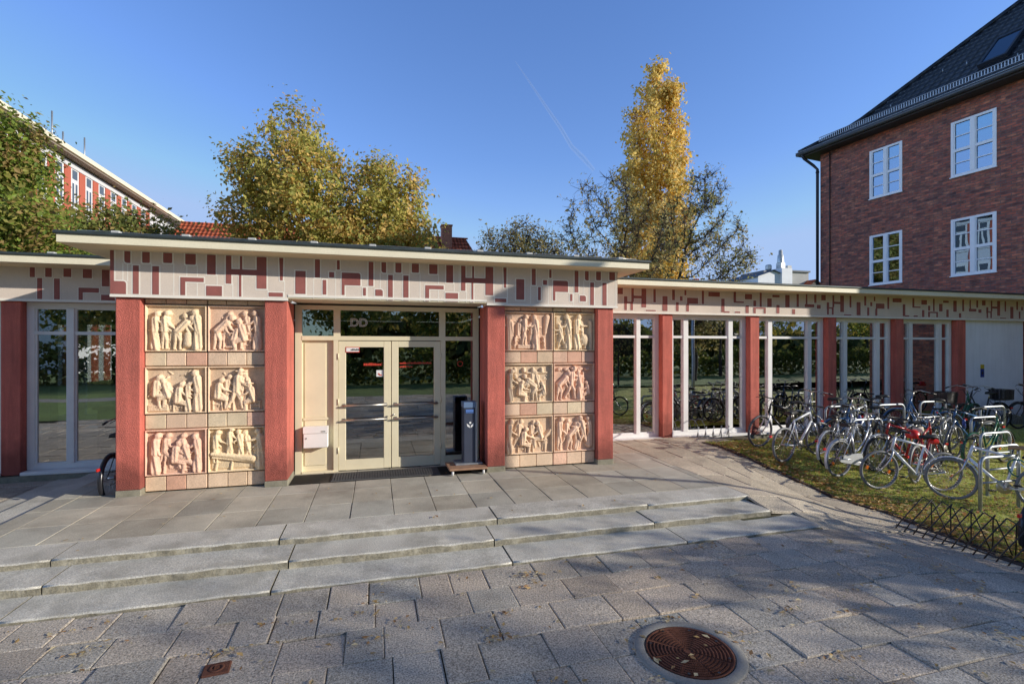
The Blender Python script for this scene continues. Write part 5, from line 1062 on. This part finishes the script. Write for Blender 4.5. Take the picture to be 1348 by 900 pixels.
    if 'rack' in extras:
        def rk():
            b = MB()
            for s in (-1,0,1): b.tube([(.2,s*.05,.74),(-.22,s*.055,.74)],.005,5)
            for xq in (.15,0,-.2): b.tube([(xq,-.055,.74),(xq,.055,.74)],.005,5)
            for s in (-1,1): b.tube([(0,s*.065,RW_),(-.1,s*.06,.74)],.004,5); b.tube([(0,s*.065,RW_),(.05,s*.06,.74)],.004,5)
            return b
        link('luggage_rack', cm('luggage_rack:', rk, M['blackp']), t)
    if 'basket' in extras:
        def bk():
            b = MB()
            for i in range(9):
                zq = .76+.03*i; w_ = .13+.004*i; b.tube([(.12+.01*i*.3,-w_,zq),(.12,w_,zq),(-.24,w_,zq),(-.24,-w_,zq),(.12,-w_,zq)],.006,4)
            b.box(-.24,.12,-.13,.13,.75,.758)
            for xq in [-.24+.03*i for i in range(13)]:
                for s in (-1,1): b.box(xq-.008,xq+.008,s*.138-.003,s*.138+.003,.76,1.0)
            for yq in [-.12+.03*i for i in range(9)]:
                for xq in (-.243,.123): b.box(xq-.003,xq+.003,yq-.008,yq+.008,.76,1.0)
            return b
        link('basket', cm('basket:', bk, M['blackp']), t)
    if 'bag' in extras:
        b = MB(); b.box(.08,.22,-.045,.045,.80,.89,bev=.03); b.build('saddle_bag', M['redp'], t)
    if 'helmetcloth' in extras:
        b = MB(); b.lathe([(.001,.11),(.06,.10),(.10,.05),(.11,0),(.10,-.03)],14,0,'Z',(-.1,0,.86)); b.build('bag', M['redp'], t)
    if 'lamp' in extras:
        def lampm(): b = MB(); b.lathe([(.001,.0),(.035,.0),(.04,.02),(.03,.06),(.001,.07)],12,0,'X',(.90,0,.80)); return b
        q = link('headlamp', cm('headlamp:', lampm, M['rim']), t); q.matrix_local = S
    b = lambda: (lambda m: (m.box(-.03,.03,-.012,.012,.0,.04,bev=.004), m)[1])(MB())
    if 'rearref' in extras or style == 'city':
        q = link('reflector', cm('reflector:red', b, M['redp']), t); q.location = (-.37,0,RW_+.18)
    if 'spokeref' in extras:
        for wo in (w, w2):
            for s in (0,1):
                q = link('reflector', cm('reflector:orange', b, M['orange']), wo); q.location = (.17*(1 if s else -1),0,.09*(1 if s else -1)); q.rotation_euler = (0,.9,0)
    if 'stand' in extras:
        def ks(): b = MB(); b.tube([(.38,.03,.27),(.30,.17,.0)],.009,6); return b
        link('kickstand', cm('kickstand:', ks, M['steel']), t)
    if 'chaincase' in extras:
        def ccm():
            b = MB(); k0 = len(b.v); P_ = [(.44+.11*math.cos(R(a)),.285+.11*math.sin(R(a))) for a in range(-90,91,20)]+[(.06*math.cos(R(a)),RW_+.06*math.sin(R(a))) for a in range(90,271,20)]
            b.poly([(x_,-.058,z_) for x_, z_ in P_]); b.poly([(x_,-.040,z_) for x_, z_ in P_][::-1]); n_ = len(P_)
            for i in range(n_): b.poly([(P_[i][0],-.058,P_[i][1]),(P_[(i+1)%n_][0],-.058,P_[(i+1)%n_][1]),(P_[(i+1)%n_][0],-.040,P_[(i+1)%n_][1]),(P_[i][0],-.040,P_[i][1])])
            return b
        link('chain_case', cm('chain_case:'+paint, ccm, pm), t)
    return t
def by_front(fx, fy, ang): return (fx-1.06*math.cos(ang), fy-1.06*math.sin(ang))
pi = math.pi
M['tyregrey'] = mat('grey_tyre',(.09,.09,.095),.6); M['tyrew'] = mat('pale_tyre',(.16,.165,.17),.5)
a = pi-.12; bike(by_front(7.58,8.50,a), a, 'black mountain bike in front of the second wing pillar, leftmost of the row','mtb','black',tyre='tyregrey',steer=.25,extras=('rearref',))
bike((7.50,7.76), .20, 'white mountain bike second from the left end of the row','mtb','white',tyre='tyrew',steer=-.2,extras=('rearref','stand'))
bike((8.02,7.05), .10, 'silver city bike with mudguards and orange spoke reflectors, mid row','city','silver',tyre='tyrew',extras=('guards','rack','spokeref','chaincase','stand'))
bike((8.22,7.45), .22, 'silver step-through bike behind the silver city bike with orange reflectors','city','silver',tyre='tyre',extras=('guards','rack','stand','lamp'),steer=.2)
a = pi-.30; bike(by_front(8.27,6.53,a), a, 'silver-white mountain bike with red saddle bag','mtb','white',tyre='tyrew',steer=.05,extras=('bag','spokeref','rearref'))
bike((9.25,6.62), .35, 'red and white bike with pale saddle beside the bike with red saddle bag','road','red','pale',tyre='tyrew',extras=('rearref','helmetcloth'))
a = 2.25; bike(by_front(8.93,5.85,a), a, 'white bicycle with tan saddle locked to the nearest hoop','mtb','white','tan',tyre='tyrew',steer=-.15,extras=('guards','lock'))
a = .15; bike((7.42,3.98), a, 'black bicycle cut off at the right edge of the view, nearest of all','city','black',extras=('guards',))
bike((9.25,8.08), .15, 'silver mountain bike behind the white bicycle, before the third wing window','mtb','silver',tyre='tyregrey',steer=.3,extras=('lock','bottle','rearref'))
bike((10.15,7.85), 2.9, 'blue city bike with bluish mudguards before the fourth wing window','city','blue',extras=('guards','rack','lamp','spokeref'))
bike((10.35,7.1), .25, 'grey mountain bike half hidden behind the bike with red saddle bag','mtb','grey',extras=('rearref',),tyre='tyregrey')
bike((11.5,8.75), 2.95, 'dark trekking bike in the building shadow before the last wing window','mtb','black',steer=.3)
bike((12.3,8.15), 2.8, 'dark blue city bike in the shadow behind the other dark bikes','city','blue',extras=('guards','rack'))
bike((11.2,6.95), .1, 'green city bike with orange reflectors by the hoop on the sunlit lawn','city','green',extras=('guards','spokeref','lamp'))
a = pi-.12; bike(by_front(13.9,8.85,a), a, 'black upright bicycle with a basket against the white wall','city','black',extras=('guards','basket','rack','lamp'),steer=.2)
a = pi-.1; bike(by_front(15.6,8.7,a), a, 'black city bike with red bag at the right end of the white wall','city','black',extras=('guards','helmetcloth','rack'))
bike((9.35,7.05), .18, 'silver road bike with orange reflector between the silver city bike and the hoops','road','silver',tyre='tyregrey',extras=('spokeref',))
t = bike((-3.655,8.42), pi/2+.02, 'black bicycle leaning against the left side wall of the pavilion','city','black',extras=('guards',),grp=None,lean=-.04)

bike((10.0,6.95), 2.95, 'dark red mountain bike half hidden in the second row','mtb','red','saddle',steer=.3,extras=('lock','rearref'))
bike((12.6,7.55), 3.0, 'blue mountain bike by the hoops on the far lawn','mtb','blue',steer=-.2,extras=('bottle','rearref'),tyre='tyregrey')
bike((13.0,8.6), .1, 'green upright bike in the deepest shade by the last window','city','green',extras=('guards','basket'))
bike((9.9,8.55), 2.9, 'grey city bike close to the third wing window','city','grey',extras=('guards','rack','lamp'),steer=.25)
# ------------------------------------------------------------------ sky, sun, camera
tl = D.meshes.new('contrail')
def cp(x, y, d=2400.):
    a_, s_, c_ = (x-674)/654, math.sin(R(15.3)), math.cos(R(15.3)); return Vector((s_+a_*c_, c_-a_*s_, (457-y)/654))*d
pts = [cp(678,80),cp(700,112),cp(722,145),cp(738,168),cp(752,192),cp(768,208),cp(782,224)]; wd = [1,5,8,10,11,14,9]
b = MB(); b.tube(pts,wd,8,cap=False)
m_, nt, out = newmat('vapour'); tr = N(nt,'ShaderNodeBsdfTransparent'); em = N(nt,'ShaderNodeBsdfDiffuse'); em.inputs[0].default_value = (.9,.9,.9,1); mx = N(nt,'ShaderNodeMixShader'); nt.links.new(tr.outputs[0],mx.inputs[1]); nt.links.new(em.outputs[0],mx.inputs[2]); nt.links.new(mx.outputs[0],out.inputs[0])
lw = N(nt,'ShaderNodeLayerWeight'); lw.inputs[0].default_value = .35; nn = ramp(nt, lw.outputs['Facing'], [(0,(.085,)*3),(.9,(0,)*3)]); nt.links.new(nn, mx.inputs[0])
o = b.build('contrail', m_); struct(o)
EL, AZ = 18.2, 60.5
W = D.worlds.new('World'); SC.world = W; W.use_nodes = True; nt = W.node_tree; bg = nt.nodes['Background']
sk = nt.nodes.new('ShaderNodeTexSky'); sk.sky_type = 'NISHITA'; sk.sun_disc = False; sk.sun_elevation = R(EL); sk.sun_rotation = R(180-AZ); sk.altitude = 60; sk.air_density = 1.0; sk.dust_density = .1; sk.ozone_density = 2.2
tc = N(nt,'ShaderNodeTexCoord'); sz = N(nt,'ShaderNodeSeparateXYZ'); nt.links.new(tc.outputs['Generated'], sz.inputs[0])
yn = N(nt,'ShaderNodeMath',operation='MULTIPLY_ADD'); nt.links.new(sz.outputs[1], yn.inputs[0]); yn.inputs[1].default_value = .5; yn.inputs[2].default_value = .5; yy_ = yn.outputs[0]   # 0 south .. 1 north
tint = ramp(nt, sz.outputs[2], [(0.0,(.80,.74,.76)),(.12,(.74,.72,.80)),(.35,(.56,.65,.88)),(.6,(.54,.66,.93)),(.8,(.36,.38,.42))])  # sky graded by height; out-of-view overhead part dimmed to cut fill light
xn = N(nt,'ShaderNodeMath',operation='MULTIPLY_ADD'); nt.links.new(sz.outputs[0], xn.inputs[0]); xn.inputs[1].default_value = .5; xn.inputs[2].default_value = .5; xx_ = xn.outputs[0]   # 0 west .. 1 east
tint = mixc(nt, tint, ramp(nt, yy_, [(.2,(.56,.56,.55)),(.5,(.80,.80,.79)),(.64,(1,1,1))]), 1.0, 'MULTIPLY')  # southern sky dimmed as well, so shade on the facade stays deeper
nt.links.new(mixc(nt, mixc(nt, mixc(nt, mixc(nt, mixc(nt, sk.outputs[0], tint, 1.0, 'MULTIPLY'), (1.85,1.85,1.85), 1.0, 'MULTIPLY'), (2.6,3.7,5.9), 1.0, 'DARKEN'), ramp(nt, xx_, [(.06,(.85,.82,.78)),(.21,(.34,.34,.34))]), 1.0, 'MULTIPLY'), (3,3,3), 1.0, 'MULTIPLY'), bg.inputs[0]); bg.inputs[1].default_value = .15  # sun glow capped; unseen western sky brightened as added fill for the brick wall
su = D.lights.new('sun','SUN'); su.energy = 5.0; su.angle = R(.5); su.color = (1,.93,.82)
so = D.objects.new('sun', su); COL.objects.link(so); S_ = Vector((math.sin(R(AZ))*math.cos(R(EL)), -math.cos(R(AZ))*math.cos(R(EL)), math.sin(R(EL)))); so.rotation_euler = S_.to_track_quat('Z','Y').to_euler(); so.location = S_*60
cam = D.cameras.new('camera'); cam.sensor_width = 36; cam.lens = 654/1348*36; cam.shift_y = 7/1348; cam.clip_end = 6000; cam.clip_start = .05
co = D.objects.new('camera', cam); COL.objects.link(co); co.location = (0,0,2.05); co.rotation_euler = (R(90),0,R(-15.3)); SC.camera = co
SC.view_settings.view_transform = 'Standard'; SC.view_settings.look = 'None'; SC.view_settings.exposure = 0
SC.cycles.max_bounces = 10; SC.cycles.transparent_max_bounces = 16
